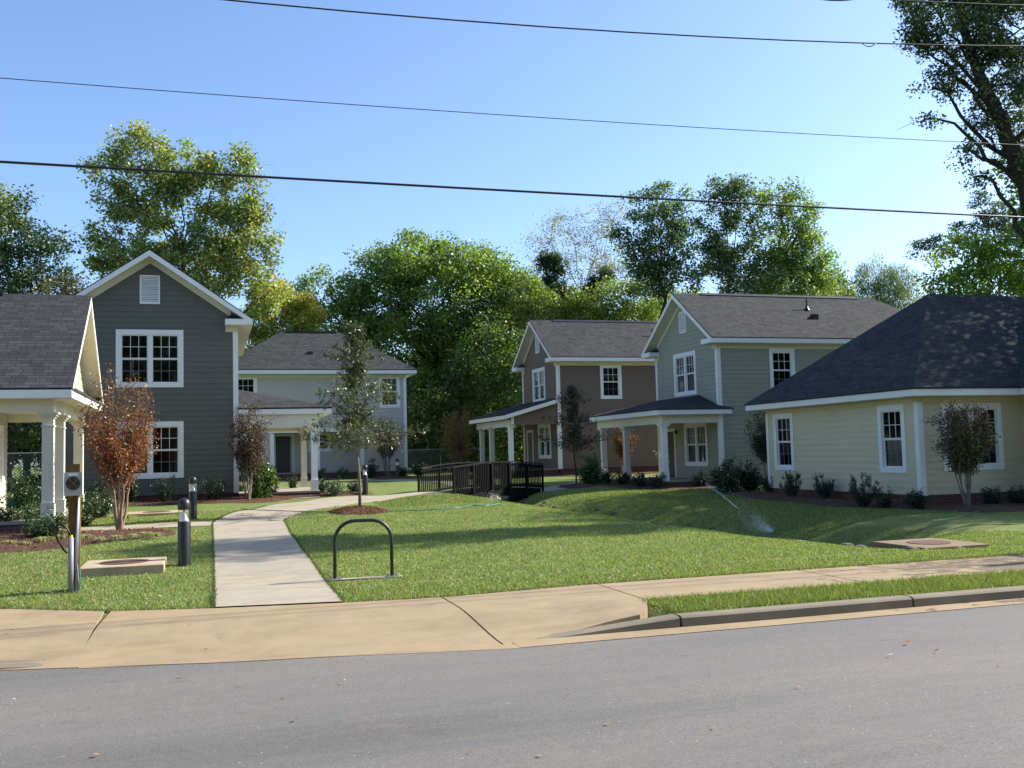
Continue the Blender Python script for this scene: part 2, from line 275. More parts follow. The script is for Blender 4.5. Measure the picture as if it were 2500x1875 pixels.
# ------------------------------------------------------------------ mesh helpers
def tag(o, label=None, cat=None, group=None, kind=None):
    if label: o['label'] = label
    if cat: o['category'] = cat
    if group: o['group'] = group
    if kind: o['kind'] = kind
    return o
def thing(name, label, cat, loc=(0, 0, 0), group=None):
    o = bpy.data.objects.new(name, None); o.empty_display_size = .2; COL.objects.link(o); o.location = tuple(loc)
    return tag(o, label, cat, group)
def root_off(o):
    v = Vector((0, 0, 0))
    while o is not None: v += o.location; o = o.parent
    return v
class MB:
    def __init__(s): s.v = []; s.f = []; s.uv = {}; s.sm = False
    def quad(s, a, b, c, d, uv=None):
        n = len(s.v); s.v += [tuple(a), tuple(b), tuple(c), tuple(d)]; s.f.append((n, n+1, n+2, n+3))
        if uv: s.uv[len(s.f)-1] = uv
    def poly(s, pts, uv=None):
        n = len(s.v); s.v += [tuple(p) for p in pts]; s.f.append(tuple(range(n, n+len(pts))))
        if uv: s.uv[len(s.f)-1] = uv
    def box(s, fr, u0, u1, v0, v1, z0, z1):
        P = [fr(u, v, z) for z in (z0, z1) for v in (v0, v1) for u in (u0, u1)]; n = len(s.v); s.v += [tuple(p) for p in P]
        for q in ((0, 2, 3, 1), (4, 5, 7, 6), (0, 1, 5, 4), (2, 6, 7, 3), (0, 4, 6, 2), (1, 3, 7, 5)): s.f.append(tuple(n+i for i in q))
    def slab(s, pts, th, uvs=None):                  # thick polygon; pts is the top face, extruded down by th
        n = len(s.v); k = len(pts); s.v += [tuple(p) for p in pts]+[(p[0], p[1], p[2]-th) for p in pts]
        s.f.append(tuple(range(n, n+k)))
        if uvs: s.uv[len(s.f)-1] = uvs
        s.f.append(tuple(n+k+i for i in reversed(range(k))))
        for i in range(k): j = (i+1) % k; s.f.append((n+i, n+k+i, n+k+j, n+j))
    def tube(s, pts, rad, seg=8, cap=True):
        pts = [np.array(p, float) for p in pts]; k = len(pts); rad = [rad]*k if isinstance(rad, (int, float)) else rad
        base = len(s.v); prev = None
        for i, p in enumerate(pts):
            t = pts[min(i+1, k-1)]-pts[max(i-1, 0)]; t = t/(np.linalg.norm(t)+1e-9)
            if prev is None:
                a = np.array([0, 0, 1.]) if abs(t[2]) < .9 else np.array([1., 0, 0]); x = np.cross(t, a)
            else: x = prev-t*np.dot(prev, t)
            x /= np.linalg.norm(x)+1e-9; prev = x; y = np.cross(t, x)
            for j in range(seg):
                q = 2*math.pi*j/seg; s.v.append(tuple(p+rad[i]*(math.cos(q)*x+math.sin(q)*y)))
        for i in range(k-1):
            for j in range(seg):
                a = base+i*seg+j; b = base+i*seg+(j+1) % seg; s.f.append((a, b, b+seg, a+seg))
        if cap:
            s.f.append(tuple(base+j for j in reversed(range(seg)))); s.f.append(tuple(base+(k-1)*seg+j for j in range(seg)))
    def lathe(s, c, prof, seg=20):
        base = len(s.v)
        for r, z in prof:
            for j in range(seg): q = 2*math.pi*j/seg; s.v.append((c[0]+r*math.cos(q), c[1]+r*math.sin(q), c[2]+z))
        for i in range(len(prof)-1):
            for j in range(seg): a = base+i*seg+j; b = base+i*seg+(j+1) % seg; s.f.append((a, b, b+seg, a+seg))
        s.f.append(tuple(base+j for j in reversed(range(seg)))); s.f.append(tuple(base+(len(prof)-1)*seg+j for j in range(seg)))
    def build(s, name, mat, parent=None, smooth=False, local=False):
        me = bpy.data.meshes.new(name); off = Vector((0, 0, 0)) if local else root_off(parent)
        me.from_pydata([(v[0]-off.x, v[1]-off.y, v[2]-off.z) for v in s.v], [], s.f)
        if s.uv:
            ul = me.uv_layers.new(name='UVMap')
            for p in me.polygons:
                u = s.uv.get(p.index)
                if u:
                    for li, c in zip(p.loop_indices, u): ul.data[li].uv = c
        me.materials.append(MATS[mat]); me.update()
        if smooth:
            for p in me.polygons: p.use_smooth = True
        o = bpy.data.objects.new(name, me); COL.objects.link(o); o.parent = parent; return o
def npmesh(name, V, F, mat, parent=None, colr=None, local=False):
    off = root_off(parent); V = np.asarray(V, np.float32)
    if not local: V = V-np.array([off.x, off.y, off.z], np.float32)
    k = F.shape[1]; me = bpy.data.meshes.new(name); me.vertices.add(len(V)); me.vertices.foreach_set('co', V.ravel())
    me.loops.add(F.size); me.loops.foreach_set('vertex_index', F.astype(np.int32).ravel())
    me.polygons.add(len(F)); me.polygons.foreach_set('loop_start', np.arange(0, F.size, k, dtype=np.int32)); me.polygons.foreach_set('loop_total', np.full(len(F), k, np.int32))
    me.update(calc_edges=True)
    if colr is not None:
        a = me.attributes.new('tint', 'FLOAT_COLOR', 'POINT'); c = np.ones((len(V), 4), np.float32); c[:, :3] = colr; a.data.foreach_set('color', c.ravel())
    me.materials.append(MATS[mat]); o = bpy.data.objects.new(name, me); COL.objects.link(o); o.parent = parent; return o
def W(u, v, z): return (u, v, z)                     # plain world frame
def frame(O, U, V):
    O = np.array(O, float); U = np.array(U, float); V = np.array(V, float)
    return lambda u, v, z: tuple(O+U*u+V*v+np.array([0, 0, z]))
def copy_tree(o, parent=None):
    c = o.copy(); COL.objects.link(c); c.parent = parent
    for ch in [x for x in bpy.data.objects if x.parent == o]: copy_tree(ch, c)
    return c

# ------------------------------------------------------------------ the ground
def gridaxis(segs):
    out = []
    for a, b, st in segs: out += list(np.arange(a, b-1e-6, st))
    return np.array(out+[segs[-1][1]])
xs = gridaxis([(-400, -60, 20), (-60, -14, 2), (-14, 26, .25), (26, 80, 2), (80, 480, 20)])
ys = gridaxis([(-60, 9.5, 3), (9.5, 9.9, .2), (9.9, 48, .25), (48, 120, 2), (120, 700, 20)])
GX, GY = np.meshgrid(xs, ys); GZ = hgt(GX, GY)
GZ = np.where(GY < 9.86, -.2, GZ)
ramp_m = (1-ss(3.2, 4.9, GX)); apron = ramp_m*(1-ss(9.9, 12.2, GY))*.12
GZ = np.where(GY < 14.2, GZ-.03, GZ); EF = np.vectorize(lambda x: float(np.interp(x, [-40, -8, -4, -2.57, -1.21, .1, 1.64, 2.94, 4.87, 6, 60], [16.2, 16.2, 15.2, 14.25, 13.36, 12.97, 12.68, 12.55, 12.78, 12.78, 12.78])))(GX)
GZ = np.where((GX < 5.0) & (GY < EF-.3), -.3, GZ); GZ = np.where(GY < 10.0, -.3, GZ)
V = np.stack([GX.ravel(), GY.ravel(), GZ.ravel()], 1); nx, ny = len(xs), len(ys)
idx = np.arange(nx*ny).reshape(ny, nx); F = np.stack([idx[:-1, :-1], idx[:-1, 1:], idx[1:, 1:], idx[1:, :-1]], -1).reshape(-1, 4)
o = npmesh('lawn', V, F, 'lawn'); tag(o, kind='structure')
for p in o.data.polygons: p.use_smooth = True
def drape(pts_l, pts_r, lift, nsub=4, zf=None):      # strip between two edge lines, laid on the ground
    b = MB(); rows = []
    for (lx, ly), (rx, ry) in zip(pts_l, pts_r):
        row = []
        for k in range(nsub+1):
            t = k/nsub; x = lx+(rx-lx)*t; y = ly+(ry-ly)*t; row.append((x, y, (zf(x, y) if zf else H(x, y))+lift))
        rows.append(row)
    for i in range(len(rows)-1):
        for k in range(nsub): b.quad(rows[i][k], rows[i][k+1], rows[i+1][k+1], rows[i+1][k])
    for side in (0, nsub):                           # slab edge skirts
        for i in range(len(rows)-1):
            p, q = rows[i][side], rows[i+1][side]; b.quad(p, q, (q[0], q[1], q[2]-.08), (p[0], p[1], p[2]-.08))
    return b
def resample(pts, step):
    pts = [np.array(p, float) for p in pts]; d = [0]
    for a, c in zip(pts[:-1], pts[1:]): d.append(d[-1]+np.linalg.norm(c-a))
    n = max(2, int(round(d[-1]/step))+1); t = np.linspace(0, d[-1], n); P = np.array(pts)
    return [(float(np.interp(q, d, P[:, 0])), float(np.interp(q, d, P[:, 1]))) for q in t]
# the road: one asphalt sheet
b = MB()
xr = np.arange(-60, 62, 3.0); zr = -.125
def cz(y): return zr+.05*max(0, 1-((y-4.2)/5.3)**2)
def road_edge(x): return float(np.interp(x, [-60, -1.9, -1.19, .12, 1.4, 2.74, 3.6, 60], [10.81, 10.72, 10.54, 10.19, 9.99, 9.80, 9.64, 9.64]))
xr = np.arange(-60, 61, 1.0)
for i in range(len(xr)-1):
    ya = [-1.2, 1, 3, 5, 7, 8.6, road_edge(xr[i])]; yb = [-1.2, 1, 3, 5, 7, 8.6, road_edge(xr[i+1])]
    for k in range(6): b.quad((xr[i], ya[k], cz(ya[k])), (xr[i+1], yb[k], cz(yb[k])), (xr[i+1], yb[k+1], cz(yb[k+1])), (xr[i], ya[k+1], cz(ya[k+1])))
tag(b.build('road', 'asphalt'), kind='structure')
# pavement slabs (apron ramp on the left, pavement and verge on the right), gaps between are the joints
def edge_far(x): return float(np.interp(x, [-40, -8, -4, -2.57, -1.21, .1, 1.64, 2.94, 4.87, 6, 60], [16.2, 16.2, 15.2, 14.25, 13.36, 12.97, 12.68, 12.55, 12.78, 12.78, 12.78]))
def edge_near(x): return float(np.interp(x, [-60, -1.9, -1.19, .12, 1.4, 2.74, 3.6, 60], [10.75, 10.66, 10.48, 10.13, 9.93, 9.78, 9.72, 9.72]))
def apron_z(x, y):
    t = ss(edge_near(x), edge_near(x)+2.0, y); flare = ss(3.3, 4.85, x)
    return -.118+(.118)*max(float(t), float(flare)*(1 if y > 9.95 else 0))
def slab_strip(x0, x1, ny_=10, near=edge_near, far=edge_far, zf=apron_z, step=.25, skew0=0, skew1=0):
    b = MB(); n = max(1, int(round((x1-x0)/step))); rows = []
    for i in range(n+1):
        t = i/n; row = []
        for k in range(ny_+1):
            q = k/ny_; sk = (skew0*(1-t)+skew1*t)*(.5-q); x = x0+(x1-x0)*t+sk; ya = near(x); yb = far(x); y = ya+(yb-ya)*q; row.append((x, y, zf(x, y)))
        rows.append(row)
    for i in range(n):
        for k in range(ny_): b.quad(rows[i][k], rows[i+1][k], rows[i+1][k+1], rows[i][k+1])
    for i in range(n):
        for k in (0, ny_): p, q = rows[i][k], rows[i+1][k]; b.quad(p, q, (q[0], q[1], q[2]-.1), (p[0], p[1], p[2]-.1))
    for i in (0, n):
        for k in range(ny_): p, q = rows[i][k], rows[i][k+1]; b.quad(p, q, (q[0], q[1], q[2]-.1), (p[0], p[1], p[2]-.1))
    return b
pv = MB()
def merge(a, b):
    n = len(a.v); a.v += b.v; a.f += [tuple(n+i for i in q) for q in b.f]
J = .012
def near_r(x): return 11.2 if x > 5.05 else edge_near(x)
def nearflare(x): return float(np.interp(x, [2.9, 3.3, 4.2, 4.75, 5.05, 5.2], [9.78, 9.98, 10.2, 10.28, 11.1, 11.2]))
for x0, x1, nf in [(-16, -12.2, edge_near), (-12.2, -8.4, edge_near), (-8.4, -4.9, edge_near), (-4.9, -1.23, edge_near), (-1.23, 2.88, edge_near), (2.88, 5.12, nearflare)]:
    merge(pv, slab_strip(x0+J, x1-J, near=nf, skew0=(-.12 if x0 == -1.23 else 0), skew1=(0)))
x = 5.12
while x < 45: merge(pv, slab_strip(x+J, x+3.2-J, 4, near=lambda q: 11.2, zf=lambda a, c: 0.0)); x += 3.2
tag(pv.build('pavement', 'old pavement concrete'), kind='structure')
dk = MB(); dk.poly([(-16, 10.9, -.15), (-1.9, 10.8, -.15), (3, 9.9, -.15), (5.2, 10.2, -.13), (5.2, 12.5, -.06), (-16, 12.5, -.06)])
tag(dk.build('joint_bedding', 'kerb concrete'), kind='structure')
# gutter and kerb
b = MB()
for x in np.arange(3.0, 45, 1.0): b.quad((x, 9.60, -.118), (x+1, 9.60, -.118), (x+1, 9.93, -.112), (x, 9.93, -.112))
b.quad((-1.2, 10.44, -.1205), (3.0, 9.58, -.1205), (3.0, 9.80, -.1165), (-1.2, 10.52, -.1165))
tag(b.build('gutter', 'old pavement concrete'), kind='structure')
def kerb_piece(x0, x1, h0, h1):
    b = MB(); n = max(2, int((x1-x0)/.3)); prof = lambda h: [(9.90, -.12), (9.905, -.12+.8*h), (9.93, -.12+.96*h), (9.97, -.12+h), (10.09, -.12+h), (10.09, -.16)]
    rows = []
    for i in range(n+1):
        t = i/n; h = h0+(h1-h0)*t; x = x0+(x1-x0)*t; dy = .02*math.sin(x*1.7)*.3
        rows.append([(x, y+dy, z) for y, z in prof(max(.004, h))])
    for i in range(n):
        for k in range(5): b.quad(rows[i][k], rows[i+1][k], rows[i+1][k+1], rows[i][k+1])
    b.poly(rows[0]); b.poly(rows[-1][::-1]); return b
kb = kerb_piece(3.35, 4.93, .0, .125); 
x = 4.96
while x < 45: merge(kb, kerb_piece(x, x+3.02, .125, .125)); x += 3.05
lk = kerb_piece(-16, -3.6, .12, .10); l2 = kerb_piece(-3.57, -1.5, .10, .0)
for q in (lk, l2): q.v = [(a, c+.78, z) for a, c, z in q.v]; merge(kb, q)
tag(kb.build('kerb', 'kerb concrete', smooth=False), kind='structure')
# curving front path with joints, side path, porch paths
PL = [(.08, 13.0), (.1, 18.7), (.11, 25.85), (.36, 27.72), (.91, 29.9), (2.16, 32.6), (3.83, 34.6), (5.6, 35.7), (7.55, 36.45)]
PR = [(1.63, 12.72), (1.64, 15.6), (1.70, 21.37), (1.83, 26.0), (2.6, 27.9), (3.7, 29.9), (4.95, 31.9), (6.6, 34.0), (8.5, 35.3)]
def rs(pts, n):
    P = np.array(pts, float); d = np.r_[0, np.cumsum(np.hypot(*(P[1:]-P[:-1]).T))]; t = np.linspace(0, d[-1], n); return np.stack([np.interp(t, d, P[:, 0]), np.interp(t, d, P[:, 1])], 1)
L1, R1 = rs(PL, 141), rs(PR, 141)
def smooth(P, it=12):
    P = P.copy()
    for _ in range(it): P[1:-1] = (P[:-2]+2*P[1:-1]+P[2:])/4
    return P
L1, R1 = smooth(L1), smooth(R1); fp = MB(); k = 0; per = 8
while k < 140:
    e = min(k+per, 140); l = [tuple(p) for p in L1[k:e+1]]; r = [tuple(p) for p in R1[k:e+1]]
    l[0] = (l[0][0], l[0][1]+.012); r[0] = (r[0][0], r[0][1]+.012); merge(fp, drape(l, r, .012)); k = e
tag(fp.build('front_path', 'path concrete'), kind='structure')
jb = drape([tuple(p) for p in L1[::4]], [tuple(p) for p in R1[::4]], -.015); tag(jb.build('path_bedding', 'kerb concrete'), kind='structure')
def path(pts, wd, name='side_path'):
    P = rs(pts, 40); T = np.gradient(P, axis=0); T /= np.linalg.norm(T, axis=1)[:, None]; Nn = np.stack([-T[:, 1], T[:, 0]], 1)
    b = drape([tuple(p) for p in P+Nn*wd/2], [tuple(p) for p in P-Nn*wd/2], .016); o = b.build(name, 'path concrete'); tag(o, kind='structure')
path([(.09, 25.4), (-3.2, 25.75)], 1.1)
path([(3.6, 56.6), (8, 53.5), (11, 48.6), (13.4, 41.5)], 1.0)
path([(13.1, 38.9), (15.2, 40.9), (18.0, 44.5)], 1.2)
path([(3.2, 37.5), (3.3, 35.2)], 1.0)

# mulch beds
def bed(poly, name='mulch_bed', lift=.02):
    P = np.array(poly, float); c = P.mean(0); b = MB(); n = 48
    Q = rs(list(P)+[P[0]], n+1)[:-1]; Q = Q+RNG.normal(0, .05, Q.shape); rings = []
    for s in np.linspace(0, 1, 9):
        rings.append([(c[0]+(q[0]-c[0])*s, c[1]+(q[1]-c[1])*s) for q in Q])
    g = lambda p, i: (p[0], p[1], H(*p)+lift+(.05 if i < 8 else -.03)*1.0+RNG.normal(0, .012 if i < 8 else 0))
    vv = [[g(p, i) for p in r] for i, r in enumerate(rings)]; base = 0; b.v = [tuple(x) for r in vv for x in r]
    for i in range(8):
        for j in range(n): a = i*n+j; d = i*n+(j+1) % n; b.f.append((a, d, d+n, a+n))
    o = b.build(name, 'mulch', smooth=True); tag(o, kind='structure'); return Q
def blob(cx, cy, rx, ry, k=14, ang=0):
    ca, sa = math.cos(ang), math.sin(ang); return [(cx+rx*math.cos(t)*ca-ry*math.sin(t)*sa, cy+rx*math.cos(t)*sa+ry*math.sin(t)*ca) for t in np.linspace(0, 2*math.pi, k, endpoint=False)]
BEDS = []
BEDS.append(bed([(-9, 21), (-5, 20.6), (-3.2, 21.3), (-2.0, 22.0), (-.75, 22.6), (-.45, 23.6), (-.9, 24.6), (-3.4, 25.0), (-3.3, 29), (-3.9, 33), (-9, 27)]))
BEDS.append(bed([(-4.2, 35.2), (-2, 35.0), (.2, 34.0), (1.6, 33.9), (2.9, 35.4), (4.4, 36.0), (6.2, 37.2), (5.5, 38.2), (4.2, 38.0), (4.1, 37.1), (.9, 36.9), (-4.2, 36.9)]))
BEDS.append(bed([(19.0, 23.0), (19.7, 21.2), (23, 20.6), (28, 20.6), (28, 24.4), (20.1, 24.4), (20.1, 33), (19.2, 33.6), (18.0, 32.6), (17.7, 29), (17.6, 25.5)]))
BEDS.append(bed([(17.2, 36.2), (18.5, 35.6), (21.0, 35.9), (22.5, 37.4), (18.1, 37.4), (18.0, 44), (16.9, 44), (16.3, 41.5), (16.7, 38.5)]))
BEDS.append(bed([(15.7, 49.5), (18, 48.7), (24, 48.9), (24, 50.2), (15.7, 50.2)]))
BEDS.append(bed([(.5, 57.2), (6, 57.0), (12.0, 56.6), (12.2, 58.6), (.5, 58.6)]))
BEDS.append(bed([(9.0, 54.6), (11.5, 54.4), (11.9, 56.4), (9.2, 56.3)]))
mc = G(878, 1250); MC = (float(mc[0]), float(mc[1]))
def mound(cx, cy, r, h):
    b = MB(); rings = 8; n = 32; b.v = [(cx, cy, H(cx, cy)+h)]
    for i in range(1, rings+1):
        q = i/rings
        for j in range(n):
            t = 2*math.pi*j/n; rr = r*q*(1+.07*math.sin(3*t+1)+.05*math.sin(5*t)); x = cx+rr*math.cos(t); y = cy+rr*math.sin(t)
            b.v.append((x, y, H(x, y)+h*math.cos(q*math.pi/2)**.8+RNG.normal(0, .012)-(.03 if i == rings else 0)))
    for j in range(n): b.f.append((0, 1+j, 1+(j+1) % n))
    for i in range(rings-1):
        for j in range(n): a = 1+i*n+j; d = 1+i*n+(j+1) % n; b.f.append((a, a+n, d+n, d))
    tag(b.build('mulch_mound', 'mulch', smooth=True), kind='structure')
mound(MC[0], MC[1], .88, .15)
m2 = G(1407, 1188); mound(float(m2[0]), float(m2[1]), .9, .12)
# mulch chips, fallen leaves, grass blades, swale stones: stuff nobody could count
def quads_flat(P, size, colr, tilt=.5, asp=2.2):
    n = len(P); a = RNG.uniform(0, 2*math.pi, n); L = size*RNG.uniform(.6, 1.4, n); Wd = L/asp
    T = np.stack([np.cos(a), np.sin(a), RNG.normal(0, tilt, n)], 1); T /= np.linalg.norm(T, axis=1)[:, None]
    B = np.stack([-np.sin(a), np.cos(a), RNG.normal(0, tilt, n)], 1); B /= np.linalg.norm(B, axis=1)[:, None]
    T = T*L[:, None]/2; B = B*Wd[:, None]/2
    V = np.stack([P-T, P+B, P+T, P-B], 1).reshape(-1, 3); F = np.arange(4*n).reshape(n, 4); return V, F, np.repeat(colr, 4, 0)
def inside(P, poly):
    x, y = P[:, 0], P[:, 1]; r = np.zeros(len(P), bool); j = len(poly)-1
    for i in range(len(poly)):
        xi, yi = poly[i]; xj, yj = poly[j]; c = ((yi > y) != (yj > y)) & (x < (xj-xi)*(y-yi)/(yj-yi+1e-12)+xi); r ^= c; j = i
    return r
def scatter(poly, n):
    P = np.array(poly); lo, hi = P.min(0), P.max(0); q = RNG.uniform(lo, hi, (n, 2)); return q[inside(q, poly)]
pts = []
for Q, n in ((BEDS[0], 22000), (BEDS[1], 9000), (BEDS[2], 5000), (BEDS[3], 2500)): pts.append(scatter(Q, n))
pts.append(np.array([(MC[0]+.8*math.sqrt(a)*math.cos(t), MC[1]+.8*math.sqrt(a)*math.sin(t)) for a, t in RNG.uniform(0, 1, (2500, 2))*np.array([1, 6.283])]))
hm = [0.075]*4+[0.0]
P3 = []
for k, q in enumerate(pts):
    z = hgt(q[:, 0], q[:, 1])+.075
    if k == 4: z = hgt(q[:, 0], q[:, 1])+.155*np.cos(np.clip(np.hypot(q[:, 0]-MC[0], q[:, 1]-MC[1])/.88, 0, 1)*math.pi/2)**.8
    P3.append(np.stack([q[:, 0], q[:, 1], z+RNG.uniform(0, .015, len(q))], 1))
P3 = np.concatenate(P3); pal = np.array([(.10, .045, .028), (.16, .075, .04), (.06, .03, .02), (.30, .17, .10), (.22, .09, .05)])
V, F, C = quads_flat(P3, .055, pal[RNG.choice(5, len(P3), p=[.25, .27, .15, .13, .20])], .5, 2.6)
tag(npmesh('mulch_chips', V, F, 'grass blades', None, C), kind='stuff')

# ------------------------------------------------------------------ houses
def wall(mb, O, U, Nn, z0, z1, lo, hi, holes=(), e=.195, lap=.016):
    """lap siding on one wall: every course a slightly tilted board, with real openings"""
    O = np.array(O, float); U = np.array(U, float); Nn = np.array(Nn, float)
    zs = set(np.arange(z0, z1, e).round(4)) | {z1}; cuts = sorted(zs | {h[2] for h in holes if z0 < h[2] < z1} | {h[3] for h in holes if z0 < h[3] < z1})
    for a, c in zip(cuts[:-1], cuts[1:]):
        if c-a < 1e-4: continue
        k = math.floor((a-z0)/e+1e-6); fo = lambda z: lap*(1-(z-z0-k*e)/e)
        segs = [(lo, hi)]; mid = (a+c)/2; cutl = sorted((h[0], h[1]) for h in holes if h[2] <= mid <= h[3]); cur = None; out = []
        prev = ('lo',)
        starts = [None]+[x[1] for x in cutl]; ends = [x[0] for x in cutl]+[None]
        for s, t in zip(starts, ends):
            la, lc = (lo(a), lo(c)) if s is None else (s, s); ra, rc = (hi(a), hi(c)) if t is None else (t, t)
            if ra-la < 1e-3 and rc-lc < 1e-3: continue
            P = lambda u, z, o: tuple(O+U*u+Nn*o+np.array([0, 0, z]))
            mb.quad(P(la, a, fo(a)), P(ra, a, fo(a)), P(rc, c, fo(c)), P(lc, c, fo(c)))
            if abs(a-(z0+k*e)) < 1e-4: mb.quad(P(la, a, 0), P(ra, a, 0), P(ra, a, fo(a)), P(la, a, fo(a)))
def window(root, fr, u0, u1, z0, z1, units=1, wide=.17, cols=3, curtain=None, blind=False, label=None):
    """fr(u, v, z): v = 0 is the wall face, v positive is inside the house"""
    f = MB(); tt = .13; o = -.034
    f.box(fr, u0, u0+wide, o, .02, z0, z1); f.box(fr, u1-wide, u1, o, .02, z0, z1)
    f.box(fr, u0+wide, u1-wide, o, .02, z1-wide*1.05, z1); f.box(fr, u0+wide, u1-wide, o-.006, .02, z0, z0+wide*.95)
    iu0, iu1, iz0, iz1 = u0+wide, u1-wide, z0+wide*.95, z1-wide*1.05
    for (a, c, d, e2) in ((iu0-.01, iu0, 0, 0), (iu1, iu1+.01, 0, 0)): f.box(fr, a, c, .02, .12, iz0, iz1)
    f.box(fr, iu0-.01, iu1+.01, .02, .12, iz0-.01, iz0); f.box(fr, iu0-.01, iu1+.01, .02, .12, iz1, iz1+.01)
    mw = .13; bays = [(iu0, iu1)] if units == 1 else [(iu0, (iu0+iu1)/2-mw/2), ((iu0+iu1)/2+mw/2, iu1)]
    if units == 2: f.box(fr, bays[0][1], bays[1][0], o+.01, .10, iz0, iz1)
    w_ = f.build('window', 'white trim', root)
    if label: w_['label'] = label
    zm = (iz0+iz1)/2
    for a, c in bays:
        s = MB(); s2 = MB(); g = MB()
        for y, (q0, q1) in ((.035, (zm, iz1)), (.06, (iz0, zm))):
            t = .035; s.box(fr, a, a+t, y-.02, y+.02, q0, q1); s.box(fr, c-t, c, y-.02, y+.02, q0, q1); s.box(fr, a+t, c-t, y-.021, y+.02, q1-t, q1); s.box(fr, a+t, c-t, y-.021, y+.02, q0, q0+t)
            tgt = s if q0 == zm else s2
            for k in range(1, cols): uu = a+t+(c-a-2*t)*k/cols; tgt.box(fr, uu-.009, uu+.009, y-.012, y+.004, q0+t, q1-t)
            zz = (q0+q1)/2
            for k in range(cols): ua = a+t+(c-a-2*t)*k/cols+.009; ub = a+t+(c-a-2*t)*(k+1)/cols-.009; tgt.box(fr, ua, ub, y-.012, y+.004, zz-.009, zz+.009)
            g.quad(fr(a+t, y+.006, q0+t), fr(c-t, y+.006, q0+t), fr(c-t, y+.006, q1-t), fr(a+t, y+.006, q1-t))
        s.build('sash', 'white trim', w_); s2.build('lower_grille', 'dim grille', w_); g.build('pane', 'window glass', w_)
    d = MB(); d.box(fr, iu0-.3, iu1+.3, .9, .95, iz0-.3, iz1+.3); d.quad(fr(iu0-.3, .13, iz0-.3), fr(iu0-.3, .9, iz0-.3), fr(iu0-.3, .9, iz1+.3), fr(iu0-.3, .13, iz1+.3))
    d.quad(fr(iu1+.3, .13, iz0-.3), fr(iu1+.3, .9, iz0-.3), fr(iu1+.3, .9, iz1+.3), fr(iu1+.3, .13, iz1+.3)); d.quad(fr(iu0-.3, .13, iz1+.3), fr(iu1+.3, .13, iz1+.3), fr(iu1+.3, .9, iz1+.3), fr(iu0-.3, .9, iz1+.3)); d.quad(fr(iu0-.3, .13, iz0-.3), fr(iu1+.3, .13, iz0-.3), fr(iu1+.3, .9, iz0-.3), fr(iu0-.3, .9, iz0-.3))
    d.build('room_lining', 'dark interior', w_)
    if curtain:
        c = MB(); n = 24; fold = lambda t: .15+.03*math.sin(t*46)
        parts = {'drapes': [(iu0, iu0+(iu1-iu0)*.38, iz0, zm), (iu1-(iu1-iu0)*.46, iu1-.1, iz0, zm), (iu0, iu1, zm+.25, iz1)], 'blind': [(iu0, iu1, iz0, zm)], 'left': [(iu0+(iu1-iu0)*.55, iu1, zm, iz1)], 'upper': [(iu0, iu1, zm-.1, iz1)]}[curtain]
        for a, e_, q0, q1 in parts:
            for k in range(n): t0, t1 = k/n, (k+1)/n; c.quad(fr(a+(e_-a)*t0, fold(t0), q0), fr(a+(e_-a)*t1, fold(t1), q0), fr(a+(e_-a)*t1, fold(t1), q1), fr(a+(e_-a)*t0, fold(t0), q1))
        c.build('curtain', 'fabric curtain', w_)
        if curtain == 'drapes':
            v = MB(); ua, ub = iu0+.02, (iu0+iu1)/2-.08
            for k in range(14):
                t0, t1 = k/14, (k+1)/14; y = lambda t: zm+.06+.30*(2*t-1)**2; h = lambda t: .17-.05*abs(2*t-1)
                v.quad(fr(ua+(ub-ua)*t0, .10, y(t0)), fr(ua+(ub-ua)*t1, .10, y(t1)), fr(ua+(ub-ua)*t1, .10, y(t1)+h(t1)), fr(ua+(ub-ua)*t0, .10, y(t0)+h(t0)))
            v.build('valance', 'valance fabric', w_)
    return w_
def hole(u0, u1, z0, z1, wide=.17): return (u0+.05, u1-.05, z0+.05, z1-.05)
def vent(root, fr, u0, u1, z0, z1):
    b = MB(); o = -.045; t = .055
    b.box(fr, u0, u0+t, o, .01, z0, z1); b.box(fr, u1-t, u1, o, .01, z0, z1); b.box(fr, u0+t, u1-t, o, .01, z1-t, z1); b.box(fr, u0+t, u1-t, o, .01, z0, z0+t)
    n = 15
    for k in range(n):
        za = z0+t+(z1-z0-2*t)*k/n; zb = za+(z1-z0-2*t)/n
        b.quad(fr(u0+t, o+.004, za), fr(u1-t, o+.004, za), fr(u1-t, -.004, zb), fr(u0+t, -.004, zb)); b.quad(fr(u0+t, o+.004, za), fr(u1-t, o+.004, za), fr(u1-t, o+.004, za+.012), fr(u0+t, o+.004, za+.012))
    b.build('gable_vent', 'white trim', root)
def uvs(pts, O, E, S): return [(float(np.dot(np.array(p)-O, E)), float(np.dot(np.array(p)-O, S))) for p in pts]
def roof_plane(mb, pts, th=.045):
    P = [np.array(p, float) for p in pts]; n = np.zeros(3)
    for i in range(len(P)): n += np.cross(P[i], P[(i+1) % len(P)])
    n /= np.linalg.norm(n)
    if n[2] < 0: pts = pts[::-1]; P = P[::-1]; n = -n
    E_ = np.cross(np.array([0, 0, 1.]), n); E_ /= np.linalg.norm(E_); S = np.cross(n, E_)
    mb.slab(pts, th, uvs(pts, np.zeros(3), E_, S))
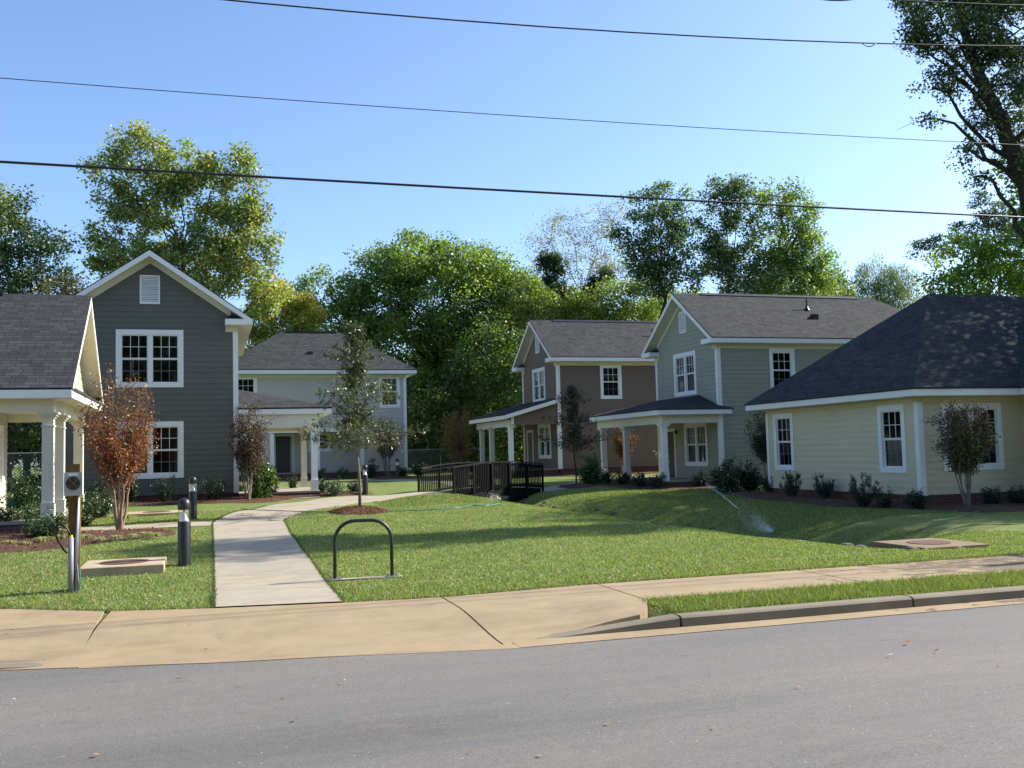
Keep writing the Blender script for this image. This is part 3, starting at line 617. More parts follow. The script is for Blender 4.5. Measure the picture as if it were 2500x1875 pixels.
def gable_house(root, O, U, Vv, W_, Lh, z0, zs, sid, og=.5, oe=.5, holes_f=(), holes_r=(), m=.69, ground=None, right_until=None):
    fr = frame(O, U, Vv); U = np.array(U, float); Vv = np.array(Vv, float); O = np.array(O, float); h = W_/2
    ze = zs+.24; zr = ze+m*(h+oe); rz = lambda u: zr-m*abs(u)
    s = MB(); half = lambda z: h if z <= rz(h)-.14 else max(0, (zr-.14-z)/m)
    wall(s, O, U, -Vv, z0, zr-.15, lambda z: -half(z), lambda z: half(z), holes_f)
    s.build('front_wall', sid, root)
    s = MB(); wall(s, O+U*h, Vv, U, z0, zs, lambda z: 0, lambda z: Lh, holes_r); wall(s, O-U*h, Vv, -U, z0, zs, lambda z: 0, lambda z: Lh); wall(s, O+Vv*Lh, U, Vv, z0, zs, lambda z: -h, lambda z: h)
    s.build('side_walls', sid, root)
    fnd = MB(); g = ground if ground is not None else z0-.5; fnd.box(fr, -h+.03, h-.03, .03, Lh-.03, g-.3, z0); fnd.build('foundation', 'red brick', root)
    # roof
    r = MB(); t = zr; B = Lh-h-oe+.5    # hipped at the back
    Pk = fr(0, -og, t); Bk = fr(0, Lh+oe-(h+oe), t)
    for sgn in (1, -1):
        roof_plane(r, [fr(sgn*(h+oe), -og, ze), Pk, Bk, fr(sgn*(h+oe), Lh+oe, ze)])
    roof_plane(r, [fr(h+oe, Lh+oe, ze), Bk, fr(-h-oe, Lh+oe, ze)])
    # little roofs on the cornice returns
    for sgn in (1, -1):
        a, c = sgn*(h-.42), sgn*(h+oe-.06); zt = ze+.01
        roof_plane(r, [fr(a, -og+.03, zt-.04), fr(c, -og+.03, zt-.04), fr(c-sgn*.1, -.02, zt+.16), fr(a+sgn*.18, -.02, zt+.16)], .015)
        roof_plane(r, [fr(a, -og+.03, zt-.04), fr(a+sgn*.18, -.02, zt+.16), fr(a, -.02, zt-.04)], .015)
    rc = MB()
    L0, L1_ = .9, Lh+oe-(h+oe)-.9
    for sgn in (1, -1): roof_plane(rc, [fr(0, L0, t+.05), fr(0, L1_, t+.05), fr(sgn*.16, L1_, t+.05-.16*m), fr(sgn*.16, L0, t+.05-.16*m)], .05)
    ro = r.build('roof', 'asphalt shingles', root); rc.build('ridge_vent', 'black rubber', ro)
    # trim: eave fascia, rake boards, soffits, frieze, corner boards, returns
    w_ = MB()
    for sgn in (1, -1):
        a, c = sorted((sgn*(h+oe-.03), sgn*(h+oe))); w_.box(fr, a, c, -og, Lh+oe, zs+.005, ze-.048)
        # rake board
        for (v0, v1) in ((-og-.028, -og),):
            d = .20; u0_, u1_ = 0, sgn*(h+oe+.0); za, zb = rz(0)-.046, rz(u1_)-.046
            P = [fr(u0_, v0, za), fr(u1_, v0, zb), fr(u1_, v0, zb-d+.02), fr(u0_, v0, za-d)]; Q = [fr(u0_, v1, za), fr(u1_, v1, zb), fr(u1_, v1, zb-d+.02), fr(u0_, v1, za-d)]
            w_.poly(P if sgn > 0 else P[::-1]); w_.poly(Q); w_.quad(P[3], P[2], Q[2], Q[3]); w_.quad(P[1], Q[1], Q[2], P[2])
        a, c = sorted((sgn*(h-.42), sgn*(h+oe+.004))); w_.box(fr, a, c, -og-.032, -og+.01, zs+.002, ze-.03); 
        a2 = sgn*(h-.42); a, c = sorted((a2, a2+sgn*.02)); w_.box(fr, a, c, -og+.01, .0, zs+.002, ze-.03)
        a, c = sorted((sgn*(h-.15), sgn*(h+.03))); w_.box(fr, a, c, -.032, 0, z0-.01, zs-.2)
        a, c = sorted((sgn*h, sgn*(h+.03))); w_.box(fr, a, c, 0, .15, z0-.01, zs-.2)
    w_.build('fascia_and_corner_boards', 'white trim', root)
    c_ = MB()
    for sgn in (1, -1):
        a, c = sorted((sgn*h, sgn*(h+oe-.03))); c_.box(fr, a, c, 0, Lh+oe, zs-.012, zs)          # eave soffit
        a, c = sorted((sgn*(h-.41), sgn*(h+oe-.002))); c_.box(fr, a, c, -og+.012, -.001, zs-.014, zs+.001)
        a, c = sorted((sgn*(h-.40), sgn*(h+.04))); c_.box(fr, a, c, -.045, -.018, zs-.2, zs-.015)        # return frieze
        a, c = sorted((sgn*(h+.0), sgn*(h+.035))); c_.box(fr, a, c, .0, Lh, zs-.2, zs-.013)       # eave frieze
        # rake soffit
        d = .21; ue = sgn*(h-.0); P = [fr(0, -og+.001, rz(0)-d), fr(sgn*(h+oe-.25), -og+.001, rz(h+oe-.25)-d), fr(sgn*(h+oe-.25), 0, rz(h+oe-.25)-d), fr(0, 0, rz(0)-d)]
        c_.poly(P)
        # rake frieze on the wall
        k = .20; ue = h-.22; P = [fr(0, -.026, rz(0)-d), fr(sgn*ue, -.026, rz(ue)-d), fr(sgn*ue, -.026, rz(ue)-d-k), fr(0, -.026, rz(0)-d-k)]; c_.poly(P); Q = [fr(0, -.002, rz(0)-d-k), fr(sgn*ue, -.002, rz(ue)-d-k)]; c_.quad(P[3], P[2], Q[1], Q[0])
    c_.build('soffits_and_frieze', 'soffit paint', root)
    return fr, zr, ze
def column(root, x, y, z0, z1, w_=.27, name='porch_column', mat='cream trim', cap=True):
    b = MB(); fr = frame((x, y, 0), (1, 0, 0), (0, 1, 0)); h = w_/2; q = h*1.16
    b.box(fr, -q, q, -q, q, z0, z0+.38); b.box(fr, -q-.015, q+.015, -q-.015, q+.015, z0+.38, z0+.40)
    b.box(fr, -h, h, -h, h, z0+.40, z1-.34); b.box(fr, -h-.022, h+.022, -h-.022, h+.022, z1-.34, z1-.315); b.box(fr, -h, h, -h, h, z1-.315, z1-.14)
    if cap:
        for k in range(3): g = .03+.04*k; b.box(fr, -h-g, h+g, -h-g, h+g, z1-.14+k*.045, z1-.14+(k+1)*.045)
    return b.build(name, mat, root)
def door(root, fr, u0, u1, z0, z1, mat='door paint'):
    d = MB(); d.box(fr, u0, u1, .03, .07, z0, z1)
    for a, c in ((.14, .46), (.54, .86)):
        for q0, q1 in ((.08, .38), (.44, .72), (.78, .94)): d.box(fr, u0+(u1-u0)*a, u0+(u1-u0)*c, .018, .03, z0+(z1-z0)*q0, z0+(z1-z0)*q1)
    o = d.build('door', mat, root); k = MB(); k.box(fr, u0+.06, u0+.11, -.03, .03, z0+1.0, z0+1.05); k.build('handle', 'galvanised steel', o)
    t = MB(); t.box(fr, u0-.14, u0, -.03, .08, z0, z1+.14); t.box(fr, u1, u1+.14, -.03, .08, z0, z1+.14); t.box(fr, u0, u1, -.03, .08, z1, z1+.14); t.build('door_frame', 'cream trim', o)
def roof_pipe(root, x, y, z, h, label=None):
    b = MB(); b.tube([(x, y, z-.05), (x, y, z+.12), (x, y, z+.12)], [.14, .05, .05], 10); b.tube([(x, y, z), (x, y, z+h)], .04, 10); b.build('vent_pipe', 'black rubber', root)
def roof_box(root, x, y, z):
    b = MB(); fr = frame((x, y, z), (1, 0, 0), (0, 1, 0)); b.box(fr, -.14, .14, -.12, .12, -.1, .16); b.build('roof_vent', 'black rubber', root)

# --- slate two-storey house on the left
O_ = (-1.91, 36.51, 0)
lh = thing('gabled_house', 'tall slate-blue clapboard house with its gable to the street and double windows', 'house', (-1.91, 36.51, .45))
wf = frame((0, 36.51, 0), (1, 0, 0), (0, 1, 0))
hs = [hole(-3.04+1.91, -.81+1.91, 4.42, 6.20), hole(-3.04+1.91, -.81+1.91, 1.24, 3.22)]
hs[0] = hole(-3.04+1.91, -.81+1.91, 4.42, 6.45)
fr, zr, ze = gable_house(lh, O_, (1, 0, 0), (0, 1, 0), 5.87, 10.0, .66, 6.60, 'slate siding', holes_f=hs, ground=.3, oe=.52)
window(lh, wf, -3.04, -.81, 4.42, 6.45, 2); window(lh, wf, -3.04, -.81, 1.24, 3.22, 2)
vent(lh, wf, -2.26, -1.59, 7.36, 8.38)
# side porch of the slate house
def hip_porch(root, pts, th=.05):
    r = MB()
    for p in pts: roof_plane(r, p, th)
    return r.build('porch_roof', 'asphalt shingles', root)
hip_porch(lh, [[(1.02, 36.25, 3.66), (4.35, 36.25, 3.66), (1.12, 38.6, 4.47), (1.06, 38.6, 4.47)], [(4.35, 36.25, 3.66), (4.35, 42.3, 3.66), (1.06, 39.6, 4.47), (1.06, 38.6, 4.47)], [(4.35, 42.3, 3.66), (1.02, 42.3, 3.66), (1.06, 39.6, 4.47)]])
b = MB(); b.box(W, 1.06, 4.33, 36.27, 36.30, 3.42, 3.60); b.box(W, 4.30, 4.33, 36.30, 42.2, 3.42, 3.60); b.build('porch_fascia', 'white trim', lh)
b = MB(); b.box(W, 1.06, 4.30, 36.30, 42.2, 3.40, 3.42); b.box(W, 1.06, 3.86, 36.42, 36.68, 2.93, 3.398); b.box(W, 3.60, 3.86, 36.68, 41.9, 2.932, 3.396); b.box(W, 1.06, 3.60, 41.6, 41.86, 2.934, 3.396); b.build('porch_beam', 'cream trim', lh)
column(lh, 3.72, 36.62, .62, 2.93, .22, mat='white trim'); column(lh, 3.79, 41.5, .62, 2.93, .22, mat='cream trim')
b = MB(); b.box(W, 1.06, 3.92, 36.42, 41.9, .56, .62); b.build('porch_floor', 'porch concrete', lh)
b = MB(); b.box(W, 1.08, 3.89, 36.45, 41.87, .1, .56); b.build('porch_base', 'red brick', lh)

# --- sage house
sg = thing('gabled_house', 'sage green two-storey house with a hipped front porch and curtained window', 'house', (20.83, 40.4, .2))
O_ = (20.83, 40.4, 0); sv = frame((20.83, 0, 0), (0, -1, 0), (1, 0, 0))   # u = -Y
sr = frame((0, 37.4, 0), (1, 0, 0), (0, 1, 0))
hf = [hole(-1.07, 1.09, 4.20, 6.16), (-.31, 1.9, 1.05, 2.88), (-2.17, -1.3, .45, 2.74)]
hf = [(a, c, q, t) for a, c, q, t in hf]
hr = [hole(23.36-20.83, 24.62-20.83, 4.16, 6.06)]
fr, zr, ze = gable_house(sg, O_, (0, -1, 0), (1, 0, 0), 6.0, 13.2, .44, 6.24, 'sage siding', holes_f=hf, holes_r=hr, ground=.1)
window(sg, sv, -41.47, -39.31, 4.20, 6.16, 2, curtain='drapes'); window(sg, sv, -40.66, -38.52, 1.0, 2.94, 2, curtain='upper')
window(sg, sr, 23.36, 24.62, 4.16, 6.06, 1)
vent(sg, sv, -40.74, -40.08, 7.06, 8.06)
door(sg, sv, -42.5, -41.72, .45, 2.6)
roof_pipe(sg, 26.6, 39.2, 8.1, .55); roof_box(sg, 26.5, 38.5, 7.6)
hip_porch(sg, [[(17.72, 36.88, 3.46), (17.72, 44.7, 3.46), (20.85, 43.4, 4.15), (20.85, 39.15, 4.15)], [(17.72, 36.88, 3.46), (20.85, 39.15, 4.15), (20.83, 37.35, 3.60), (21.25, 36.88, 3.46)], [(17.72, 44.7, 3.46), (20.85, 44.7, 3.46), (20.85, 43.4, 4.15)]])
b = MB(); b.box(W, 17.74, 17.77, 36.93, 44.65, 3.22, 3.41); b.box(W, 17.74, 21.15, 36.90, 36.93, 3.22, 3.41); b.box(W, 20.70, 20.86, 37.2, 37.34, .44, 3.2); b.build('porch_fascia', 'white trim', sg)
b = MB(); b.box(W, 17.77, 20.82, 36.93, 44.65, 3.20, 3.22); b.box(W, 18.06, 18.33, 37.22, 44.4, 2.86, 3.196); b.box(W, 18.33, 20.80, 37.22, 37.49, 2.862, 3.196); b.build('porch_beam', 'cream trim', sg)
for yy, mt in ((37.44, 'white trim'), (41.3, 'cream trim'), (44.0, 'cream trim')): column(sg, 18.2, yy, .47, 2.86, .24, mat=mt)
b = MB(); b.box(W, 18.0, 20.80, 37.18, 44.2, .41, .47); b.build('porch_floor', 'porch concrete', sg)
b = MB(); b.box(W, 18.03, 20.8, 37.21, 44.15, -.1, .41); b.build('porch_base', 'red brick', sg)
b = MB(); b.lathe((20.72, 41.35, 2.5), [(.02, .16), (.06, .12), (.07, .0), (.05, -.03)], 10); b.build('porch_light', 'black metal', sg)

# --- brown house
bh = thing('gabled_house', 'brown clapboard two-storey house with a long shed porch roof', 'house', (18.13, 53.1, .45))
bv = frame((18.13, 0, 0), (0, -1, 0), (1, 0, 0)); brr = frame((0, 50.07, 0), (1, 0, 0), (0, 1, 0)); O_ = (18.13, 53.12, 0)
cy = -53.12
hf = [hole(-54.27-cy, -52.06-cy, 4.63, 6.57), (-53.4-cy, -51.4-cy, 1.5, 3.3), (-55.7-cy, -54.45-cy, .9, 3.1)]; hr = [hole(20.63-18.13, 21.9-18.13, 4.61, 6.53)]
fr, zr, ze = gable_house(bh, O_, (0, -1, 0), (1, 0, 0), 6.1, 11.5, .86, 6.66, 'brown siding', holes_f=hf, holes_r=hr, ground=.2)
window(bh, bv, -54.27, -52.06, 4.63, 6.57, 2); window(bh, bv, -53.51, -51.36, 1.42, 3.37, 2); window(bh, brr, 20.63, 21.9, 4.61, 6.53, 1)
vent(bh, bv, -53.55, -52.88, 7.46, 8.48); door(bh, bv, -55.5, -54.6, .9, 2.95)
hip_porch(bh, [[(14.98, 49.72, 3.83), (14.98, 57.3, 3.83), (18.16, 57.0, 4.72), (18.16, 49.72, 4.72)]])
roof_pipe(bh, 24.6, 51.6, 8.2, .55); roof_box(bh, 24.5, 51.0, 7.85)
b = MB(); b.box(W, 15.0, 15.03, 49.80, 57.25, 3.57, 3.78)
for y in (49.70, 49.78):
    b.poly([(14.98, y, 3.78), (18.16, y, 4.67), (18.16, y, 4.46), (14.98, y, 3.57)])
b.quad((14.98, 49.70, 3.57), (18.16, 49.70, 4.46), (18.16, 49.78, 4.46), (14.98, 49.78, 3.57)); b.box(W, 15.44, 15.58, 50.02, 50.05, 3.3, 3.68); b.build('porch_fascia', 'white trim', bh)
s = MB(); wall(s, (0, 50.10, 0), (1, 0, 0), (0, -1, 0), 3.28, 4.55, lambda z: max(15.5, 14.98+(z-3.6)/.28), lambda z: 18.2); s.build('porch_side_wall', 'brown siding', bh)
b = MB(); b.box(W, 15.40, 15.66, 50.12, 57.0, 3.20, 3.56); b.box(W, 15.66, 18.1, 50.12, 57.0, 3.5, 3.52); b.build('porch_beam', 'cream trim', bh)
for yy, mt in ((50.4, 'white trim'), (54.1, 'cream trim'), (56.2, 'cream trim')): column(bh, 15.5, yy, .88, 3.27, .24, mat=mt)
b = MB(); b.box(W, 18.02, 18.16, 50.0, 50.04, .86, 3.27); b.build('porch_post', 'white trim', bh)
b = MB(); b.box(W, 15.3, 18.1, 50.1, 57, .82, .88); b.build('porch_floor', 'porch concrete', bh); b = MB(); b.box(W, 15.33, 18.1, 50.13, 56.9, .1, .82); b.build('porch_base', 'red brick', bh)

# --- pale grey hipped house at the back
gh = thing('hipped_house', 'pale grey two-storey hipped house with a recessed porch and dark door', 'house', (6.2, 62, .5))
gf = frame((0, 58.48, 0), (1, 0, 0), (0, 1, 0)); X0, X1, Y0, Y1 = .95, 11.43, 58.48, 65.6; z0, zs = .89, 6.68
s = MB(); wall(s, (0, Y0, 0), (1, 0, 0), (0, -1, 0), z0, zs, lambda z: X0, lambda z: X1, [hole(9.81, 11.07, 4.67, 6.62), hole(1.45, 2.73, 4.67, 6.62), (3.5, 8.78, .80, 3.55)]); s.build('front_wall', 'grey siding', gh)
s = MB(); wall(s, (X1, 0, 0), (0, 1, 0), (1, 0, 0), z0, zs, lambda z: Y0, lambda z: Y1); wall(s, (X0, 0, 0), (0, 1, 0), (-1, 0, 0), z0, zs, lambda z: Y0, lambda z: Y1); wall(s, (0, Y1, 0), (1, 0, 0), (0, 1, 0), z0, zs, lambda z: X0, lambda z: X1); s.build('side_walls', 'grey siding', gh)
s = MB(); wall(s, (0, 60.0, 0), (1, 0, 0), (0, -1, 0), z0, 3.4, lambda z: 3.4, lambda z: 8.9, [(3.74, 4.7, .9, 3.2), hole(5.7, 7.1, 2.1, 3.35)]); 
s.build('porch_wall', 'grey siding', gh); b = MB(); b.box(W, 3.4, 8.9, 58.5, 60.0, 3.40, 3.42); b.box(W, 3.40, 3.42, 58.5, 60, .9, 3.4); b.box(W, 8.88, 8.9, 58.5, 60, .9, 3.4); b.build('porch_ceiling', 'soffit paint', gh)
g2 = frame((0, 60.0, 0), (1, 0, 0), (0, 1, 0)); door(gh, g2, 3.85, 4.8, .98, 3.12); window(gh, g2, 5.75, 7.1, 2.15, 3.35, 1)
window(gh, gf, 9.81, 11.07, 4.67, 6.62, 1); window(gh, gf, 1.45, 2.73, 4.67, 6.62, 1)
b = MB(); b.box(W, 3.30, 8.95, 58.40, 58.50, 3.28, 3.55); b.box(W, 3.42, 3.66, 58.40, 58.62, .95, 3.26); b.box(W, 8.62, 8.86, 58.40, 58.62, .95, 3.26); b.box(W, 6.05, 6.27, 58.40, 58.62, .95, 3.26); b.box(W, X1-.15, X1+.03, Y0-.032, Y0, z0, zs-.2); b.box(W, X0-.03, X0+.15, Y0-.032, Y0, z0, zs-.2)
b.box(W, X0-.55, X1+.58, Y0-.56, Y0-.53, zs+.01, zs+.22); b.box(W, X1+.55, X1+.58, Y0-.53, Y1+.53, zs+.01, zs+.22); b.box(W, X0-.58, X0-.55, Y0-.56, Y1+.53, zs+.01, zs+.22); b.build('fascia_and_posts', 'white trim', gh)
b = MB(); b.box(W, X0-.55, X1+.55, Y0-.53, Y1+.5, zs-.01, zs+.008); b.box(W, X0, X1, Y0-.035, Y0-.001, zs-.2, zs-.011); b.build('soffits_and_frieze', 'soffit paint', gh)
r = MB(); e0, e1, f0, f1, zt = X0-.58, X1+.58, Y0-.58, Y1+.58, 9.62; hh = (f1-f0)/2; ym = (f0+f1)/2; A, B_ = (e0+3.95, ym, zt), (e1-3.95, ym, zt); ze = zs+.27
roof_plane(r, [(e0, f0, ze), (e1, f0, ze), B_, A]); roof_plane(r, [(e0, f1, ze), (e1, f1, ze), B_, A]); roof_plane(r, [(e0, f0, ze), A, (e0, f1, ze)]); roof_plane(r, [(e1, f0, ze), B_, (e1, f1, ze)])
ro = r.build('roof', 'asphalt shingles', gh); b = MB(); b.box(W, A[0]+.3, B_[0]-.3, ym-.12, ym+.12, zt-.05, zt+.05); b.build('ridge_vent', 'black rubber', ro); roof_box(gh, 5.9, 59.6, 8.0)
b = MB(); b.box(W, X0+.03, X1-.03, Y0+.03, Y1, .1, .89); b.box(W, 3.3, 8.95, 58.3, 58.51, .1, .90); b.build('foundation', 'red brick', gh)
b = MB(); b.box(W, 3.3, 8.95, 58.28, 60, .90, .96); b.build('porch_floor', 'porch concrete', gh)

# --- cream hipped cottage on the right
ch = thing('hipped_cottage', 'single-storey cream clapboard cottage with a large dark hipped roof, nearest on the right', 'house', (24.5, 28.3, .0))
X0, Y0, Y1 = 20.06, 24.22, 32.47; z0, zs = .26, 3.16; cx_ = frame((20.06, 0, 0), (0, -1, 0), (1, 0, 0)); cyf = frame((0, 24.22, 0), (1, 0, 0), (0, 1, 0)); XW = 23.9
s = MB(); wall(s, (20.06, 0, 0), (0, -1, 0), (-1, 0, 0), z0, zs, lambda z: -Y1, lambda z: -Y0, [hole(-31.99, -30.72, .92, 3.0), hole(-26.04, -24.8, .91, 2.98)]); s.build('side_wall', 'cream siding', ch)
s = MB(); wall(s, (0, Y0, 0), (1, 0, 0), (0, -1, 0), z0, zs, lambda z: X0, lambda z: XW, [hole(20.86, 23.08, .94, 2.96)]); s.build('front_wall', 'cream siding', ch)
s = MB(); wall(s, (XW, 0, 0), (0, -1, 0), (-1, 0, 0), z0, zs, lambda z: -Y0, lambda z: -22.6); wall(s, (0, 22.6, 0), (1, 0, 0), (0, -1, 0), z0, zs, lambda z: XW, lambda z: 30); s.build('wing_wall', 'cream siding', ch)
s = MB(); wall(s, (0, Y1, 0), (1, 0, 0), (0, 1, 0), z0, zs, lambda z: X0, lambda z: 30); s.build('rear_wall', 'cream siding', ch)
window(ch, cx_, -31.99, -30.72, .92, 3.0, 1, curtain='left'); window(ch, cx_, -26.04, -24.8, .91, 2.98, 1, curtain='blind'); window(ch, cyf, 20.86, 23.08, .94, 2.96, 2)
b = MB(); b.box(W, X0-.03, X0+.15, Y0-.032, Y0, z0-.02, zs-.15); b.box(W, X0-.034, X0, Y0, Y0+.15, z0-.02, zs-.15); b.box(W, X0-.034, X0, Y1-.12, Y1+.02, z0, zs-.15)
b.box(W, 19.5, 19.53, 23.66, 33.0, zs+.01, zs+.20); b.box(W, 19.53, 23.36, 23.66, 23.69, zs+.01, zs+.20); b.box(W, 23.33, 23.36, 22.05, 23.66, zs+.012, zs+.198); b.box(W, 23.33, 30.5, 22.02, 22.05, zs+.01, zs+.2); b.build('fascia_and_corner_boards', 'white trim', ch)
b = MB(); b.box(W, 19.53, X0, 23.69, 33.0, zs-.012, zs+.008); b.box(W, X0, 23.4, 23.69, Y0, zs-.012, zs+.008); b.box(W, 23.36, 30.4, 22.05, 24.2, zs-.010, zs+.009); b.box(W, X0-.036, X0-.001, Y0+.15, Y1-.12, zs-.18, zs-.013); b.box(W, X0+.15, XW, Y0-.036, Y0-.001, zs-.18, zs-.013); b.build('soffits_and_frieze', 'cream siding', ch)
r = MB(); ze = zs+.25; zt = 7.0; ym = 28.33; ml = (zt-ze)/(ym-23.62); A = (19.46+(ym-23.62), ym, zt)
roof_plane(r, [(19.46, 23.62, ze), A, (19.46, 33.04, ze)]); roof_plane(r, [(19.46, 33.04, ze), A, (34, ym, zt), (34, 33.04, ze)])
tz = 5.8; roof_plane(r, [(19.46, 23.62, ze), (23.30, 23.62, ze), (23.30+(tz-ze)/ml, 23.62+(tz-ze)/ml, tz), (34, 23.62+(tz-ze)/ml, tz), (34, ym, zt), A])
d_ = (tz-ze)/ml; ro = roof_plane(r, [(23.30, 21.98, ze), (23.30, 23.62, ze), (23.30+d_, 23.62+d_, tz), (23.30+d_, 21.98+d_, tz)]); roof_plane(r, [(23.30, 21.98, ze), (23.30+d_, 21.98+d_, tz), (31, 21.98+d_, tz), (31+d_, 21.98, ze)])
roof_plane(r, [(23.30+d_, 21.98+d_, tz), (31, 21.98+d_, tz), (31, 23.7+d_, tz), (23.30+d_, 23.62+d_, tz)])
r.build('roof', 'asphalt shingles', ch)
b = MB(); b.box(W, X0+.03, 30, Y0+.03, Y1-.03, -.5, .26); b.box(W, XW+.03, 29.9, 22.63, Y0, -.5, .26); b.build('foundation', 'red brick', ch)

# --- cream porch building at the left edge
cp = thing('porched_cottage', 'cream cottage at the left edge with white porch columns and a shingled gable roof', 'house', (-8, 28, .3))
COLX = -3.62; zf = .53
r = MB(); yf, zb = 25.0, 3.62; yr, zt = 28.9, 6.42; XR = -3.03; yb_, zb2 = 32.2, 3.72                 # front slope, eave to ridge
roof_plane(r, [(-20, yf, zb), (XR, yf, zb), (XR, yr, zt), (-20, yr, zt)])
roof_plane(r, [(-20, yb_, zb2), (XR, yb_, zb2), (XR, yr, zt), (-20, yr, zt)])
roof_plane(r, [(-3.02, yf+.1, 3.60), (-3.02, 32.0, 3.60), (-3.52, 31.7, 3.94), (-3.52, yf+.60, 3.94)])
r.build('roof', 'asphalt shingles', cp); b = MB(); b.box(W, -18, -5.2, yr-.14, yr+.14, zt-.06, zt+.05); b.build('ridge_vent', 'black rubber', cp)
b = MB(); b.box(W, -20, -3.04, 25.0, 25.03, 3.38, 3.57); b.box(W, -3.07, -3.04, 25.03, 31.95, 3.38, 3.565)
for p0, p1 in (((yf+.1, 3.62), (yr, zt-.05)), ((yb_, 3.67), (yr, zt-.05))):
    for x in (XR-.03, XR+.003): b.poly([(x, p0[0], p0[1]), (x, p1[0], p1[1]), (x, p1[0], p1[1]-.19), (x, p0[0], p0[1]-.15)])
    b.quad((XR-.03, p0[0], p0[1]-.15), (XR+.003, p0[0], p0[1]-.15), (XR+.003, p1[0], p1[1]-.19), (XR-.03, p1[0], p1[1]-.19))
b.build('fascia_boards', 'white trim', cp)
m1_ = (zt-zb)/(yr-yf); m2_ = (zt-zb2)/(yb_-yr)
s = MB(); wall(s, (-3.5, 0, 0), (0, 1, 0), (1, 0, 0), 3.90, 6.3, lambda z: yf+(z+.10-zb)/m1_, lambda z: yb_-(z+.10-zb2)/m2_); s.build('gable_wall', 'cream siding', cp)
b = MB(); b.quad((-3.5, yf+.3, zb+.3*m1_-.16), (XR-.03, yf+.3, zb+.3*m1_-.16), (XR-.03, yr, zt-.16), (-3.5, yr, zt-.16)); b.quad((-3.5, yb_-.3, zb2+.3*m2_-.16), (XR-.03, yb_-.3, zb2+.3*m2_-.16), (XR-.03, yr, zt-.16), (-3.5, yr, zt-.16)); b.box(W, -20, -3.07, 25.03, 31.95, 3.36, 3.38); b.build('gable_soffit', 'soffit paint', cp)
b = MB(); b.box(W, -20, -3.48, 25.38, 25.66, 3.07, 3.378); b.box(W, -3.76, -3.48, 25.66, 31.6, 3.072, 3.376); b.box(W, -20, -3.76, 31.3, 31.6, 3.07, 3.376); b.build('porch_beam', 'cream trim', cp)
b = MB(); b.box(W, -20, -3.76, 25.66, 31.3, 3.30, 3.32); b.build('porch_ceiling', 'cream trim', cp)
for yy in (25.62, 27.4, 31.35): column(cp, COLX, yy, zf, 3.07, .25, mat='cream trim')
b = MB(); b.box(W, -20, -3.44, 25.42, 31.9, zf-.07, zf); b.build('porch_floor', 'porch concrete', cp); b = MB(); b.box(W, -20, -3.48, 25.46, 31.85, -.1, zf-.07); b.build('porch_base', 'red brick', cp)
# the lit end wall inside the porch with its window
s = MB(); wx = -5.5; cw = frame((wx, 0, 0), (0, 1, 0), (-1, 0, 0))
wall(s, (wx, 0, 0), (0, 1, 0), (1, 0, 0), zf+.02, 3.28, lambda z: 27.6, lambda z: 31.25, [hole(28.5, 30.6, 1.12, 2.95)]); wall(s, (0, 27.6, 0), (1, 0, 0), (0, -1, 0), zf, 3.3, lambda z: -20, lambda z: wx); s.build('porch_wall', 'grey siding', cp)
window(cp, cw, 28.5, 30.6, 1.12, 2.95, 2)

# ------------------------------------------------------------------ footbridge over the swale
P0 = np.array([8.56, 35.33]); D_ = np.array([.784, .62]); D_ /= np.linalg.norm(D_); NN = np.array([-D_[1], D_[0]]); BL = 6.0; BW = 1.47
fb = thing('footbridge', 'dark timber footbridge with arched slatted railings over the swale', 'bridge', (8.56, 35.33, .25))
arch = lambda t: .30+.15*math.sin(math.pi*t)
bf = lambda u, v, z: tuple(np.append(P0+D_*u+NN*v, z))
dk = MB(); n = 42
for k in range(n):
    t0, t1 = k/n, (k+.9)/n; za, zb = arch(t0), arch(t1)
    dk.slab([bf(BL*t0, -.03, za), bf(BL*t1, -.03, zb), bf(BL*t1, BW+.03, zb), bf(BL*t0, BW+.03, za)], .04)
dk.build('deck', 'stained timber', fb)
for v in (.0, BW-.06):
    gd = MB()
    for k in range(12):
        t0, t1 = k/12, (k+1)/12; gd.box(lambda u, q, z: bf(u, q, z), BL*t0, BL*t1, v, v+.06, (arch(t0)+arch(t1))/2-.32, (arch(t0)+arch(t1))/2-.05)
    gd.build('girder', 'stained timber', fb)
for v in (-.02, BW+.02):
    rl = MB()
    for k in range(14):
        t0, t1 = k/14, (k+1)/14; a, c = arch(t0)+1.0, arch(t1)+1.0
        rl.slab([bf(BL*t0, v-.07, a+.04), bf(BL*t1, v-.07, c+.04), bf(BL*t1, v+.07, c+.04), bf(BL*t0, v+.07, a+.04)], .04)
    rail = rl.build('handrail', 'rail timber', fb)
    bl = MB()
    for k in range(14):
        t0, t1 = k/14, (k+1)/14
        for hz in (.95, .12):
            a, c = arch(t0)+hz, arch(t1)+hz; bl.slab([bf(BL*t0, v-.02, a), bf(BL*t1, v-.02, c), bf(BL*t1, v+.02, c), bf(BL*t0, v+.02, a)], .09)
    for k in range(1, 54):
        t = k/54; a = arch(t); bl.box(bf, BL*t-.024, BL*t+.024, v-.05 if v < .5 else v+.021, v-.021 if v < .5 else v+.05, a+.02, a+.97)
    bl.build('balusters', 'stained timber', rail)
    for k in range(6):
        t = k/5; a = arch(t); ps = MB(); ps.box(bf, BL*t-.05, BL*t+.05, v-.11 if v < .5 else v+.052, v-.052 if v < .5 else v+.11, min(a-.5, .0), a+1.0-.003); ps.build('post', 'stained timber', fb)

